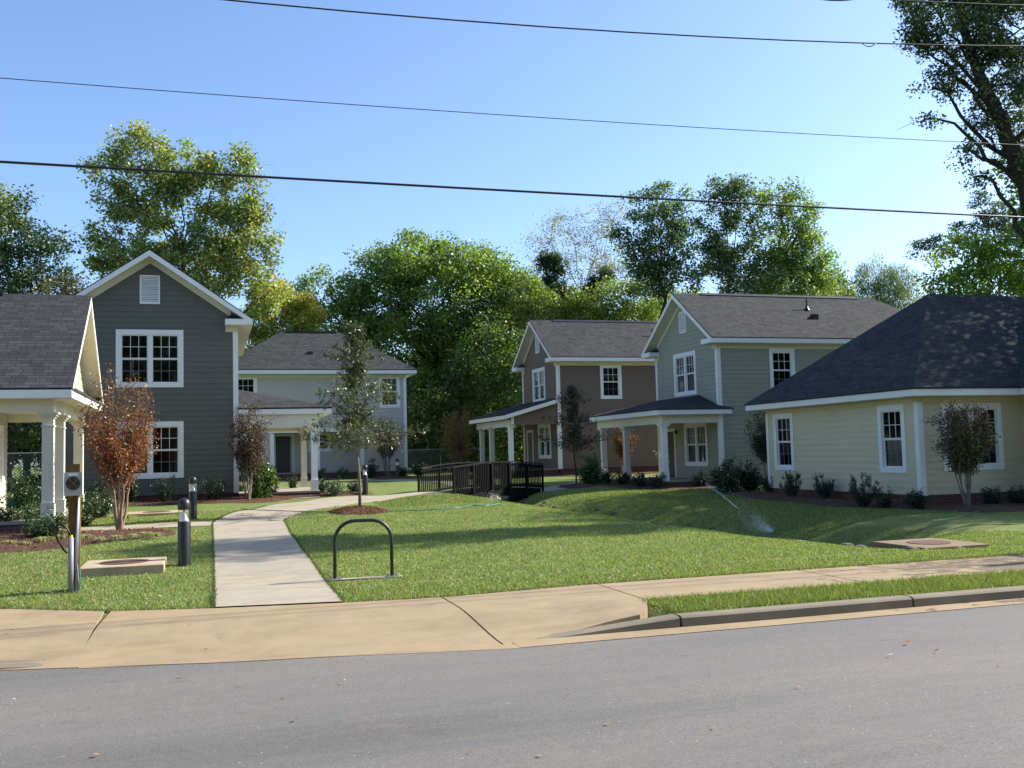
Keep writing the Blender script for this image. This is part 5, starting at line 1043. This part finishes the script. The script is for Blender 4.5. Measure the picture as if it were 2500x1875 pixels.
big_tree('cedar_tree', 'dark bluish cedar behind the lime green tree at the right', 52, sc([(2140, 440, 35, 30), (2170, 480, 60, 35), (2090, 500, 45, 22), (1990, 540, 35, 18), (2040, 530, 40, 22), (2210, 490, 40, 50), (2200, 560, 50, 50)]), (2150*S, 1000*S), .13, 70, [(.045, .075, .05), (.06, .10, .065), (.035, .055, .04)], [3, 2, 3], seed=18, clump=.5, dens=1.9, trunk=.2, limbs=50, flat=.5)
big_tree('tall_tree', 'mid-green tree filling the gap between the great round tree and the pale airy tree', 84, sc([(1130, 640, 60, 60), (1170, 690, 60, 60), (1110, 720, 60, 80), (1060, 600, 50, 50)]), (1130*S, 1005*S), .25, 55, [(.12, .18, .045), (.16, .22, .055), (.08, .13, .035)], [3, 3, 2], seed=60, clump=1.0, dens=1.5, trunk=.25)
big_tree('tall_tree', 'mid-green tree behind the sage roof, left of the weeping willow', 80, sc([(1790, 620, 45, 45), (1770, 670, 60, 50), (1850, 690, 50, 35)]), (1790*S, 1005*S), .24, 55, [(.13, .20, .045), (.18, .25, .055), (.08, .13, .035)], [3, 3, 2], seed=61, clump=.9, dens=1.6, trunk=.22)
big_tree('tall_tree', 'bright tree between the brown roof and the tall dark trees', 84, sc([(1400, 690, 60, 50), (1450, 680, 60, 60), (1500, 680, 60, 60)]), (1450*S, 1005*S), .24, 55, YG, [3, 3, 2], seed=62, clump=.9, dens=1.6, trunk=.22)
# far tree line seen between and under the nearer crowns
for i, (px, top, hw, D, lb) in enumerate([(60, 800, 130, 70, 'dark tree seen through the porch at the left edge'), (-90, 700, 120, 66, 'dark tree beyond the left porch, at the frame edge'), (220, 760, 110, 74, 'dark tree hidden mostly behind the slate house'), (930, 700, 130, 97, 'distant shaded tree behind the middle of the great round tree'), (800, 740, 100, 92, 'distant shaded tree left of the great round tree trunk'), (1080, 730, 110, 95, 'distant shaded tree behind the chain-link fence'), (1250, 780, 110, 92, 'distant tree behind the brown house roof'), (1480, 700, 120, 90, 'distant tree behind the brown roof ridge'), (1650, 690, 120, 88, 'distant tree behind the sage roof ridge'), (1850, 720, 120, 88, 'distant tree under the weeping willow'), (2060, 700, 110, 80, 'distant tree behind the cream cottage roof')]):
    big_tree('distant_tree', lb, D, sc([(px, (top+980)/2, hw, (980-top)/2), (px, 940, hw*1.1, 60), (px-hw*.4, (top+1000)/2+40, hw*.7, (960-top)/2), (px+hw*.4, (top+1000)/2+30, hw*.7, (960-top)/2)]), (px*S, 1005*S), .30, 46, GR+[(.03, .06, .018)], [3, 3, 3, 2], seed=40+i, clump=1.2, dens=1.5, trunk=.3, limbs=14)
# the big tree whose crown hangs in at the top right, and its off-frame neighbours that shade roofs and lawn
bp = np.array([20.6, 15.2, 0.]); 
big_tree('leaning_tree', 'big dark tree leaning into the top right corner, branches against the sky', 27, [(2330, 60, 150, 90), (2440, 180, 130, 110), (2520, 60, 160, 130), (2400, 330, 55, 55), (2275, 205, 45, 28), (2285, 292, 40, 20), (2350, 360, 40, 45), (2500, 370, 60, 70), (2420, -80, 240, 120), (2390, 430, 18, 18), (2580, 250, 120, 160), (2215, 55, 38, 28), (2240, 112, 32, 14), (2330, 180, 60, 50), (2230, -10, 60, 40)], (2640, 1230), .10, 50, [(.05, .085, .045), (.07, .11, .05), (.12, .16, .055), (.035, .06, .036)], [3, 3, 2, 3], group='tall trees on the right', seed=20, clump=.36, dens=1.7, trunk=.3, limbs=110, twigs=True, path=[(2640, 1230, .38), (2575, 800, .30), (2505, 450, .23), (2440, 290, .19), (2385, 170, .14), (2350, 60, .11), (2325, -60, .08), (2310, -200, .05)])
for i, (x, y, r, h, lb) in enumerate([(34.5, 24.5, 5.2, 19.0, 'broad tree out of frame to the right shading the cream roof'), (37.5, 32, 4.6, 18.5, 'second broad tree out of frame behind the cream cottage')]):
    g = np.random.default_rng(200+i); t = thing('shade_tree', lb, 'tree', (x, y, 0), 'tall trees on the right'); n = 480
    d = g.normal(0, 1, (n, 3)); d /= np.linalg.norm(d, axis=1)[:, None]; C = np.array([x, y, h-r])[None]+d*np.array([r, r, r*1.05])*(g.uniform(.1, 1, n)**.4)[:, None]; ix = np.repeat(np.arange(n), 45)
    P = C[ix]+g.normal(0, .42, (len(ix), 3)); V, F, cl = leaf_quads(P, .22, palette(len(P), GR, [1, 1, 1], g), g=g); npmesh('crown', V, F, 'tree leaves', t, cl)
    b = MB(); tr = branch(b, (x, y, -.2), (x, y, h-1.5), .28, .08, g, 8, .02, 8, 0)
    for j in g.choice(n, 30): branch(b, tr[min(6, 2+int(4*g.random()))], C[j], .08, .02, g, 5, .08, 5)
    b.build('trunk', 'dark bark', t, smooth=True)

for i, (x, y, r, h) in enumerate([(-34, -15, 6, 15), (-21, -18, 6.5, 17), (-8, -16, 6, 15), (5, -19, 6.5, 16), (18, -17, 6, 15), (32, -18, 6.5, 17)]):  # unseen row behind the camera, added to darken window reflections and front fill
    g = np.random.default_rng(260+i); t = thing('unseen_street_tree', ['first', 'second', 'third', 'fourth', 'fifth', 'sixth'][i]+' tree from the left end of the unseen row added across the road, behind the viewer', 'tree', (x, y, -.2), 'unseen trees added across the road'); n = 200
    d = g.normal(0, 1, (n, 3)); d /= np.linalg.norm(d, axis=1)[:, None]; C = np.array([x, y, h-r])[None]+d*np.array([r, r, r*1.2])*(g.uniform(.1, 1, n)**.4)[:, None]; ix = np.repeat(np.arange(n), 60)
    P = C[ix]+g.normal(0, .7, (len(ix), 3)); V, F, cl = leaf_quads(P, .5, palette(len(P), GR, [1, 1, 1], g), g=g); npmesh('crown', V, F, 'tree leaves', t, cl)
    b = MB(); branch(b, (x, y, -.4), (x, y, h-2), .3, .08, g, 8, .02, 8, 0); b.build('trunk', 'dark bark', t, smooth=True)

def vase_shrub(name, label, base, h, wid, crown0, cols, probs, n, leaf, stems=7, bark='crape bark', seed=0, cat='small tree', group=None, mat='tree leaves', top=None, asp=1.7):
    """multi-stemmed crape myrtle: stems rise from one foot and fan into a twiggy crown"""
    g = np.random.default_rng(seed+500); x, y, z = base; t = thing(name, label, cat, base, group); b = MB(); tips = []
    for k in range(stems):
        a = 2*math.pi*k/stems+g.uniform(-.3, .3); rr = wid*.5*g.uniform(.15, .62); m = np.array([x+rr*.55*math.cos(a), y+rr*.55*math.sin(a), z+h*crown0*g.uniform(.9, 1.1)])
        foot = np.array([x+.05*math.cos(a), y+.05*math.sin(a), z-.03]); branch(b, foot, m, .018*h/2, .013*h/2, g, 6, .04, 7, 0)
        for q in range(5):
            a2 = a+g.uniform(-.9, .9); hh = g.uniform(crown0+.2, 1.0); w2 = wid*.5*g.uniform(.3, 1)*math.sin(math.pi*min(1, max(.12, (1-hh)/(1-crown0)*.75+.2))); e = np.array([x+w2*math.cos(a2), y+w2*math.sin(a2), z+h*hh])
            pp = branch(b, m, e, .010*h/2, .003, g, 6, .05, 5, -.03); tips += pp[1:]
            for _ in range(4):
                s = pp[g.integers(2, 6)]; e2 = s+np.array([g.normal(0, .09), g.normal(0, .09), g.uniform(.05, .28)])*h/2; branch(b, s, e2, .004, .0015, g, 3, .03, 4, 0); tips += [(s+e2)/2, e2]
    b.build('stems', bark, t, smooth=True); T = np.array(tips); ix = g.integers(0, len(T), n); P = T[ix]+g.normal(0, .045*h/2+.02, (n, 3)); hgt_ = (P[:, 2]-z)/h
    cc = palette(n, cols, probs, g, .25)
    if top is not None: k = (g.random(n) < np.clip((hgt_-.55)*2.2, 0, .8)); cc[k] = palette(k.sum(), top, [1]*len(top), g, .25)
    V, F, cl = leaf_quads(P, leaf, cc, asp, g=g); npmesh('foliage', V, F, mat, t, cl); return t
RED = [(.20, .05, .028), (.27, .09, .028), (.14, .04, .026), (.09, .075, .028), (.30, .15, .05)]
DRK = [(.045, .025, .022), (.08, .03, .025), (.035, .04, .02), (.14, .03, .03)]
def g3(px, py): p = G(px, py); return (float(p[0]), float(p[1]), float(p[2]))
vase_shrub('crape_myrtle', 'crape myrtle with orange-red autumn leaves in the bed before the slate house', g3(292, 1296), 3.5, 1.75, .30, RED, [4, 3, 3, 2.2, 1], 10500, .062, 7, seed=1, group='crape myrtles', top=[(.13, .07, .04), (.16, .10, .06)])
vase_shrub('crape_myrtle', 'dark purple-leaved crape myrtle at the right corner of the slate house', g3(607, 1225), 3.05, 1.35, .28, DRK, [4, 3, 2, 1], 9000, .065, 7, seed=2, group='crape myrtles', bark='grey bark')
vase_shrub('crape_myrtle', 'thin purple crape myrtle in front of the pale grey house', (10.0, 57.0, .5), 3.3, 2.0, .34, [(.14, .06, .055), (.10, .05, .045), (.16, .08, .06)], [3, 3, 2], 5500, .075, 8, seed=3, group='crape myrtles', bark='grey bark')
vase_shrub('crape_myrtle', 'orange-red crape myrtle between the sage porch columns', (20.0, 45.9, .35), 2.7, 1.5, .34, [(.11, .035, .02), (.15, .055, .022), (.08, .05, .02), (.06, .05, .02), (.14, .08, .03)], [4, 3, 2, 1, 1], 6000, .07, 6, seed=4, group='crape myrtles')
vase_shrub('crape_myrtle', 'dark crape myrtle in the gap between the sage house and cream cottage', (21.9, 35.4, .1), 3.2, 1.7, .32, [(.03, .035, .02), (.05, .04, .025), (.03, .05, .02)], [3, 2, 3], 7500, .07, 6, seed=5, group='crape myrtles', bark='grey bark')
vase_shrub('crape_myrtle', 'crape myrtle with green and red leaves at the corner of the cream cottage', (20.35, 22.75, -.05), 2.75, 1.55, .34, [(.045, .075, .022), (.10, .16, .025), (.25, .07, .04), (.08, .05, .04), (.35, .14, .05)], [4, 2.5, 1, 1.5, .4], 13000, .066, 8, seed=6, group='crape myrtles', bark='grey bark', mat='glossy leaves', top=[(.13, .07, .05), (.09, .075, .04)])
vase_shrub('crape_myrtle', 'rusty brown crape myrtle left of the brown house porch', g3(1150, 1140)[:2]+(.5,) if False else (14.6, 58.5, .5), 3.8, 2.2, .15, [(.15, .075, .04), (.10, .055, .03), (.09, .08, .03)], [3, 3, 2], 5500, .09, 8, seed=7, group='crape myrtles', bark='grey bark')

def young_oak(label, base, h, wid, lo, n, seed, cols, leaf=.10, tr=.045, bark='grey bark', up=.25):
    g = np.random.default_rng(seed+700); x, y, z = base; t = thing('young_oak_tree', label, 'young tree', base, 'staked young oaks'); b = MB()
    lead = [np.array([x+.02*math.sin(k*1.3)+(-.10*k/10), y+.02*math.cos(k*1.7), z-.05+h*k/10]) for k in range(11)]; b.tube(lead, [tr*(1-.85*k/10) for k in range(11)], 10); pts = []; dirs = []
    nb = 62
    for k in range(nb):
        q = lo+(1-lo)*(k/nb)**1.2; s = lead[0]+(lead[-1]-lead[0])*q; s[0] = np.interp(q*10, range(11), [l[0] for l in lead]); a = k*2.4+g.uniform(-.3, .3)
        f = (q-lo)/(1-lo); L = wid/2*(1-f)**.75*g.uniform(.55, 1.15)*(.72+.55*math.sin(f*19))+.10; e = s+np.array([math.cos(a)*L, math.sin(a)*L, L*up+.10*f]); pp = branch(b, s, e, tr*.28*(1-f*.6), .004, g, 6, .05, 5, .05)
        for i in range(1, 6):
            for _ in range(4): e2 = pp[i]+g.normal(0, .10+.04*(1-f), 3)+np.array([0, 0, .04]); pts += [pp[i]*(1-w)+e2*w for w in (.2, .5, .8, 1.0)]; 
            if i > 1: branch(b, pp[i], pp[i]+g.normal(0, .14, 3), .004, .0015, g, 3, .03, 3, 0)
    b.build('trunk', bark, t, smooth=True); T = np.array(pts); ix = g.integers(0, len(T), n); P = T[ix]+g.normal(0, .035, (n, 3)); V, F, cl = leaf_quads(P, leaf, palette(n, cols, [3, 2, 2, 1], g, .22), 3.2, g=g); npmesh('crown', V, F, 'glossy leaves', t, cl)
OAK = [(.075, .10, .042), (.05, .075, .032), (.11, .125, .055), (.13, .11, .05)]
young_oak('slim young oak in a round mulch ring at the centre of the lawn', (MC[0], MC[1]-.05, H(*MC)+.1), 5.0, 3.1, .33, 13500, 1, OAK, .092, .048, up=.14)
young_oak('small dark young oak between the footbridge and the sage porch', (float(m2[0]), float(m2[1]), H(m2[0], m2[1])), 4.3, 2.6, .36, 5600, 2, [(.045, .055, .03), (.035, .045, .025), (.07, .07, .035), (.05, .045, .03)], .12, .04, 'dark bark')

def shrub(name, label, base, w_, h, n, leaf, cols, seed=0, mat='glossy leaves', cone=False, spiky=False, group=None, asp=1.7):
    g = np.random.default_rng(seed+900); x, y, z = base; t = thing(name, label, 'shrub', base, group); b = MB(); pts = []
    k = 22 if spiky else 16
    for i in range(k):
        a = g.uniform(0, 6.28); q = g.uniform(.1, 1)**.6; r = w_/2*q
        hh = h*(g.uniform(.55, 1.05) if not cone else (1-q*.85)); e = np.array([x+r*math.cos(a)*.9, y+r*math.sin(a)*.9, z+max(.12, hh*(1-.35*q**2 if not cone else 1))])
        pp = branch(b, (x+.03*math.cos(a), y+.03*math.sin(a), z-.02), e, .012, .004, g, 5, .05, 5, 0); pts += pp[1 if spiky else 2:]
        for _ in range(6): s = pp[g.integers(1, 5)]; e2 = s+(np.array([g.normal(0, .04), g.normal(0, .04), g.uniform(.05, .2)]) if spiky else g.normal(0, .11, 3)*w_); e2[2] = max(e2[2], z+.04); branch(b, s, e2, .005, .002, g, 3, .02, 4, 0); pts += [s*(1-q_)+e2*q_ for q_ in (.3, .6, 1.)]
    b.build('stems', 'dark bark', t, smooth=True); T = np.array(pts); ix = g.integers(0, len(T), n); P = T[ix]+g.normal(0, (.03 if spiky else .06*w_), (n, 3)); P[:, 2] = np.maximum(P[:, 2], z+.02)
    V, F, cl = leaf_quads(P, leaf, palette(n, cols, [1]*len(cols), g, .25), asp, g=g, dirs=(np.array([[0, 0, .9]]) if spiky else None)); npmesh('foliage', V, F, mat, t, cl); return t
HG = [(.035, .075, .022), (.05, .10, .028), (.025, .055, .02), (.08, .13, .04)]; HD = [(.02, .045, .018), (.03, .06, .02), (.015, .032, .014)]
CAMG = [(.05, .10, .02), (.09, .17, .025), (.035, .07, .02)]
shrub('camellia', 'glossy light green camellia beside the slate house porch', (1.75, 35.75, .4), 1.15, 1.35, 5200, .085, CAMG+[(.12, .2, .03)], 1)
shrub('camellia', 'pointed glossy camellia on the mulch left of the sage porch', (16.4, 41.2, .28), 1.5, 1.7, 4200, .10, CAMG, 2, cone=True)
shrub('camellia', 'large dark rounded camellia at the near corner of the sage porch', (18.9, 33.3, .05), 1.5, 1.25, 6500, .085, HD+[(.05, .1, .02)], 3)
shrub('camellia', 'small camellia tucked behind the large rounded one', (19.9, 33.6, .05), 1.0, 1.0, 2200, .10, HD, 4)
def gs(px, py, **k): return g3(px, py)
items = [('low_shrub', 'dark shrub peeking from the left edge of the porch bed', (8, 1300), .8, .75, 0), ('low_shrub', 'little round shrub on a stem before the porch base', (75, 1292), .8, .72, 0), ('low_shrub', 'spreading dark shrub in front of the brick porch corner', (112, 1316), 1.0, .62, 0), ('low_shrub', 'bright green shrub just right of the meter post', (207, 1286), .75, .85, 0), ('low_shrub', 'dark green shrub beside the side path end', (248, 1262), 1.05, .75, 0),
    ('low_shrub', 'shrub close behind the meter box against the slate wall', (218, 1228), .9, 1.1, 0)]
for i, (nm, lb, (px, py), w_, h, _) in enumerate(items): shrub(nm, lb, g3(px, py), w_, h, 2600, .05, HG if i != 4 else HG+HD, 20+i, group='low shrubs by the porch', asp=1.4)
shrub('low_shrub', 'tall dark shrub seen through the porch beside the columns', (-5.5, 34.6, .35), 1.5, 1.35, 3600, .07, HD+HG, 31, group='low shrubs by the porch')
shrub('low_shrub', 'rough shrub beyond the porch floor at the left edge', (-7.0, 36.6, .35), 1.2, .9, 2400, .07, HG, 32, group='low shrubs by the porch')
for i, (x, w_, lb) in enumerate([(-3.4, .9, 'first dark shrub from the left against the slate wall'), (-2.55, .9, 'second dark shrub from the left against the slate wall'), (-1.35, 1.0, 'third dark shrub from the left against the slate wall'), (.15, 1.15, 'largest dark shrub against the slate wall, beside its right corner')]): shrub('foundation_shrub', lb, (x, 35.8, .42), w_, .85, 2200, .06, HD, 40+i, spiky=True, group='shrubs along the slate wall', asp=2.5)
for i, (px, py, w_, h, lb, sp) in enumerate([(663, 1216, .62, .55, 'small dark shrub left of the porch brick edge', 0), (718, 1203, .62, .6, 'small spiky shrub before the middle of the porch edge', 1), (785, 1208, .62, .6, 'spiky shrub at the foot of the white porch column', 1), (815, 1212, 1.0, .62, 'feathery round shrub right of the white porch column', 0), (866, 1205, .6, .5, 'little dark shrub behind the slim young oak trunk', 0), (585, 1213, .6, .5, 'tiny dark shrub at the slate house corner board', 0)]): shrub('porch_shrub', lb, g3(px, py), w_, h, 1900, .05, HD if i != 3 else [(.04, .07, .03), (.03, .055, .025)], 50+i, spiky=bool(sp), group='shrubs round the slate porch', asp=2)
for i, (px, py, w_, h, lb) in enumerate([(1880, 1205, .95, .8, 'rosemary-like shrub nearest the sage house side of the cream wall'), (1938, 1216, 1.15, 1.0, 'second upright dark shrub along the cream side wall'), (2015, 1222, 1.1, 1.0, 'third upright dark shrub along the cream side wall'), (2108, 1240, 1.25, 1.15, 'tallest upright dark shrub below the right cream side window')]): shrub('upright_shrub', lb, g3(px, py), w_*.85, h*.80, 3000, .06, HD, 60+i, spiky=True, group='upright shrubs along the cream wall', asp=3)
for i, (x, y, w_, lb) in enumerate([(19.1, 23.3, .7, 'low mound shrub left of the cream cottage corner'), (18.7, 24.2, .65, 'lower mound shrub at the outer bed edge left of the corner'), (21.6, 23.2, .7, 'dark low shrub behind the green and red crape myrtle'), (22.5, 23.1, .8, 'low shrub under the double cream window'), (22.0, 22.0, .75, 'outer low shrub in front of the double cream window'), (23.3, 22.0, .9, 'low dark shrub at the right frame edge in the cream bed')]): shrub('mound_shrub', lb, (x, y, H(x, y)+.05), w_, .5, 1500, .055, HD, 70+i, group='low mounds in the cream cottage bed')
for i, (x, y, w_, lb) in enumerate([(17.6, 36.9, .8, 'dark shrub at the near corner of the sage porch base'), (17.4, 38.2, .7, 'dark shrub left of the near sage porch column'), (17.3, 39.8, .7, 'dark shrub between the first and second sage porch columns'), (17.2, 41.4, .7, 'dark shrub by the middle sage porch column'), (17.1, 42.8, .6, 'dark shrub by the far sage porch column'), (19.4, 36.5, .8, 'dark shrub below the sage porch brick edge'), (20.6, 36.5, .8, 'dark shrub near the white corner post of the sage porch')]): shrub('dark_shrub', lb, (x, y, H(x, y)+.05), w_, .6, 1300, .07, HD, 80+i, group='dark shrubs round the sage porch')
for i, (x, y, w_, h, lb) in enumerate([(3.1, 57.6, .9, .8, 'dark shrub left of the dark front door of the grey house'), (6.1, 57.5, .7, .7, 'pale green shrub right of the grey porch post'), (7.5, 57.4, .9, .6, 'low pale shrub before the grey porch middle'), (9.0, 57.2, .9, 1.2, 'dark shrub beside the thin purple crape myrtle'), (10.9, 57.4, .9, .7, 'dark shrub by the smallest bollard light'), (12.0, 57.9, .8, .7, 'dark shrub at the right corner of the grey house')]): shrub('bed_shrub', lb, (x, y, .52), w_, h, 1100, .09, HD if i not in (1, 2) else [(.09, .14, .07), (.07, .11, .05)], 90+i, group='shrubs before the grey house')
# strappy liriope clumps in the near bed
def strappy(label, base, r, n, seed):
    g = np.random.default_rng(seed+1300); x, y, z = base; Vs, Fs, k = [], [], 0; cols = []
    for i in range(n):
        a = g.uniform(0, 6.28); L = r*g.uniform(.6, 1.1); d = np.array([math.cos(a), math.sin(a)]); s = np.array([-d[1], d[0], 0])*.008; pr = None; c = np.array([(.30, .33, .13), (.38, .38, .2), (.18, .24, .08)][g.integers(3)])*g.normal(1, .1)
        for q in range(5):
            t = q/4; p = np.array([x+d[0]*L*t, y+d[1]*L*t, z+r*(1.3*t-1.25*t*t)*g.uniform(.9, 1.1)]); Vs += [p-s*(1-t*.8), p+s*(1-t*.8)]; cols += [c, c]
            if q: Fs.append((k-2, k-1, k+1, k))
            k += 2
    t = npmesh('liriope', np.array(Vs), np.array(Fs), 'grass blades', None, np.array(cols)); off = t; tag(t, label, 'grass plant', 'pale strappy clumps in the porch bed')
for i, (px, py, r, lb) in enumerate([(20, 1335, .22, 'pale strappy grass clump at the left frame edge'), (62, 1336, .18, 'small pale strappy clump left of the larger one'), (106, 1330, .32, 'pale strappy clump below the spreading dark shrub'), (150, 1322, .26, 'pale strappy clump just left of the meter post'), (205, 1322, .28, 'pale strappy clump just right of the meter post'), (240, 1326, .22, 'slim upright strappy clump in the mulch below the red tree'), (282, 1322, .22, 'pale strappy clump directly below the red crape myrtle'), (322, 1318, .22, 'pale strappy clump right of the red crape myrtle foot'), (355, 1315, .26, 'wide pale strappy clump near the bed tip'), (380, 1316, .24, 'last pale strappy clump at the bed tip by the bollard'), (275, 1272, .34, 'pale strappy clump beyond the side path, left of the red tree stems'), (312, 1272, .32, 'pale strappy clump beyond the side path, right of the red tree stems')]): p = g3(px, py); strappy(lb, (p[0], p[1], p[2]+.05), r, 60, i)

# ------------------------------------------------------------------ stuff: grass blades, fallen leaves, stones
def blades(P, h, g, cols, probs, w_=.006):
    n = len(P); a = g.uniform(0, 6.283, n); hh = h*g.uniform(.5, 1.3, n); lean = g.normal(0, .45, (n, 2))*hh[:, None]; s = np.stack([np.cos(a), np.sin(a), np.zeros(n)], 1)*(w_*g.uniform(.7, 1.5, n))[:, None]
    T = P+np.stack([lean[:, 0], lean[:, 1], hh], 1); V = np.stack([P-s, P+s, T], 1).reshape(-1, 3); return V, np.arange(3*n).reshape(n, 3), np.repeat(palette(n, cols, probs, g, .2), 3, 0)
g = np.random.default_rng(5); n = 400000; q = np.stack([g.uniform(-8, 16, n), 12.4+(30-12.4)*g.random(n)**1.7], 1)
far = np.array([edge_far(x) for x in np.linspace(-8, 16, 200)]); ef = np.interp(q[:, 0], np.linspace(-8, 16, 200), far)
ok = (q[:, 1] > ef+.005+np.abs(g.normal(0, .01, n))); pl = np.interp(q[:, 1], L1[:, 1], L1[:, 0]); prr = np.interp(q[:, 1], R1[:, 1], R1[:, 0]); ok &= ~((q[:, 0] > pl-.005) & (q[:, 0] < prr+.005))
for Q in BEDS: ok &= ~inside(q, Q)
ok &= ~((np.abs(q[:, 1]-25.55) < .62) & (q[:, 0] < .1)); ok &= ~((q[:, 0] > -1.95) & (q[:, 0] < -.66) & (q[:, 1] > 16.73) & (q[:, 1] < 18.02)); ok &= ~((q[:, 0] > 11.98) & (q[:, 0] < 13.42) & (q[:, 1] > 14.5) & (q[:, 1] < 15.95)); ok &= ~((q[:, 0] > 1.63) & (q[:, 0] < 2.8) & (q[:, 1] > 14.66) & (q[:, 1] < 14.95))
ok &= np.hypot(q[:, 0]-MC[0], q[:, 1]-MC[1]) > .85
q = q[ok]; bz = hgt(q[:, 0], q[:, 1])-np.where(q[:, 1] < 14.2, .03, 0)
q2 = np.stack([g.uniform(4.3, 16, 60000), g.uniform(10.12, 11.19, 60000)], 1); q2 = q2[q2[:, 1] < 11.19-.0]; q2 = q2[(q2[:, 0] > 5.05+g.normal(0, .05, len(q2))) | (q2[:, 1] < 10.1+(q2[:, 0]-4.3)*.0)]
P = np.concatenate([np.stack([q[:, 0], q[:, 1], bz], 1)]); V1, F1, c1_ = blades(P, .034, g, [(.19, .255, .070), (.245, .285, .090), (.125, .18, .055), (.40, .34, .20)], [4, 3, 2, .6], .0065)
Pv = np.stack([q2[:, 0], q2[:, 1], np.full(len(q2), -.04)], 1); V2, F2, c2_ = blades(Pv, .085, g, [(.155, .215, .052), (.20, .25, .07), (.10, .15, .04), (.36, .30, .16)], [4, 3, 2, 1.0], .006)
ed = g.uniform(-8, 16, 9000); ee = np.interp(ed, np.linspace(-8, 16, 200), far); ke = ~((ed > .03) & (ed < 1.68)); ed, ee = ed[ke], ee[ke]; Pe = np.stack([ed, ee+np.abs(g.normal(0, .02, len(ed))), np.full(len(ed), -.025)], 1); V3, F3, c3_ = blades(Pe, .055, g, [(.075, .12, .028), (.22, .17, .09), (.12, .08, .04)], [4, 2, 1], .006)
Pp = []
for side, sg_ in ((L1, -1), (R1, 1)):
    i = g.integers(0, 100, 3500); Pp.append(np.stack([side[i, 0]+sg_*np.abs(g.normal(0, .015, 3500)), side[i, 1]+g.uniform(0, .2, 3500), hgt(side[i, 0], side[i, 1])], 1))
V4, F4, c4_ = blades(np.concatenate(Pp), .045, g, [(.075, .12, .028), (.16, .13, .06)], [4, 1], .006)
k = 0; VV, FF, CC = [], [], []
q5 = np.stack([g.uniform(5, 20, 150000), g.uniform(22, 37, 150000)], 1); ok = (q5[:, 0] > np.interp(q5[:, 1], R1[:, 1], R1[:, 0])+.2) & ((q5[:, 1] > 29) | (q5[:, 0] > 11))
for Q in BEDS: ok &= ~inside(q5, Q)
q5 = q5[ok]; V5, F5, c5_ = blades(np.stack([q5[:, 0], q5[:, 1], hgt(q5[:, 0], q5[:, 1])-.005], 1), .05, g, [(.17, .23, .062), (.215, .255, .08), (.11, .16, .05), (.36, .30, .18)], [4, 3, 2, .5], .012)
for a, b_, c in ((V1, F1, c1_), (V2, F2, c2_), (V3, F3, c3_), (V4, F4, c4_), (V5, F5, c5_)): VV.append(a); FF.append(b_+k); CC.append(c); k += len(a)
tag(npmesh('grass_blades', np.concatenate(VV), np.concatenate(FF), 'grass blades', None, np.concatenate(CC)), kind='stuff')
n = 900; q = np.concatenate([np.stack([g.uniform(-6, 0, n), g.uniform(14, 24, n)], 1), np.stack([g.uniform(1.8, 12, 500), g.uniform(13, 24, 500)], 1), np.stack([g.uniform(-4, 14, 60), g.uniform(6, 12.5, 60)], 1)])
zz = hgt(q[:, 0], q[:, 1])+.028; zz = np.where(q[:, 1] < 10, -.07, zz); V, F, C = quads_flat(np.stack([q[:, 0], q[:, 1], zz], 1), .05, palette(len(q), [(.30, .12, .06), (.35, .22, .12), (.2, .08, .05), (.45, .36, .24)], [2, 3, 2, 2], g), .35, 1.5)
tag(npmesh('fallen_leaves', V, F, 'grass blades', None, C), kind='stuff')
b = MB(); n = 0
for (x0, y0, w0, d0), (x1, y1, w1, d1) in zip(SW[1:-1], SW[2:]):
    for _ in range(170):
        t = g.random(); x = x0+(x1-x0)*t+g.normal(0, .45); y = y0+(y1-y0)*t+g.normal(0, .3); s = g.uniform(.06, .17); z = H(x, y); base = len(b.v)
        for zz_, rr in ((-.4, .7), (.1, 1), (.5, .7), (.62, .2)):
            for j in range(6): a = j*1.047+g.uniform(-.2, .2); b.v.append((x+s*rr*math.cos(a), y+s*rr*math.sin(a)*.8, z+s*zz_*.8))
        for i in range(3):
            for j in range(6): a = base+i*6+j; d = base+i*6+(j+1) % 6; b.f.append((a, d, d+6, a+6))
        b.f.append(tuple(base+18+j for j in range(6)))
tag(b.build('swale_stones', 'stone'), kind='stuff')
print('objects', len(bpy.data.objects))
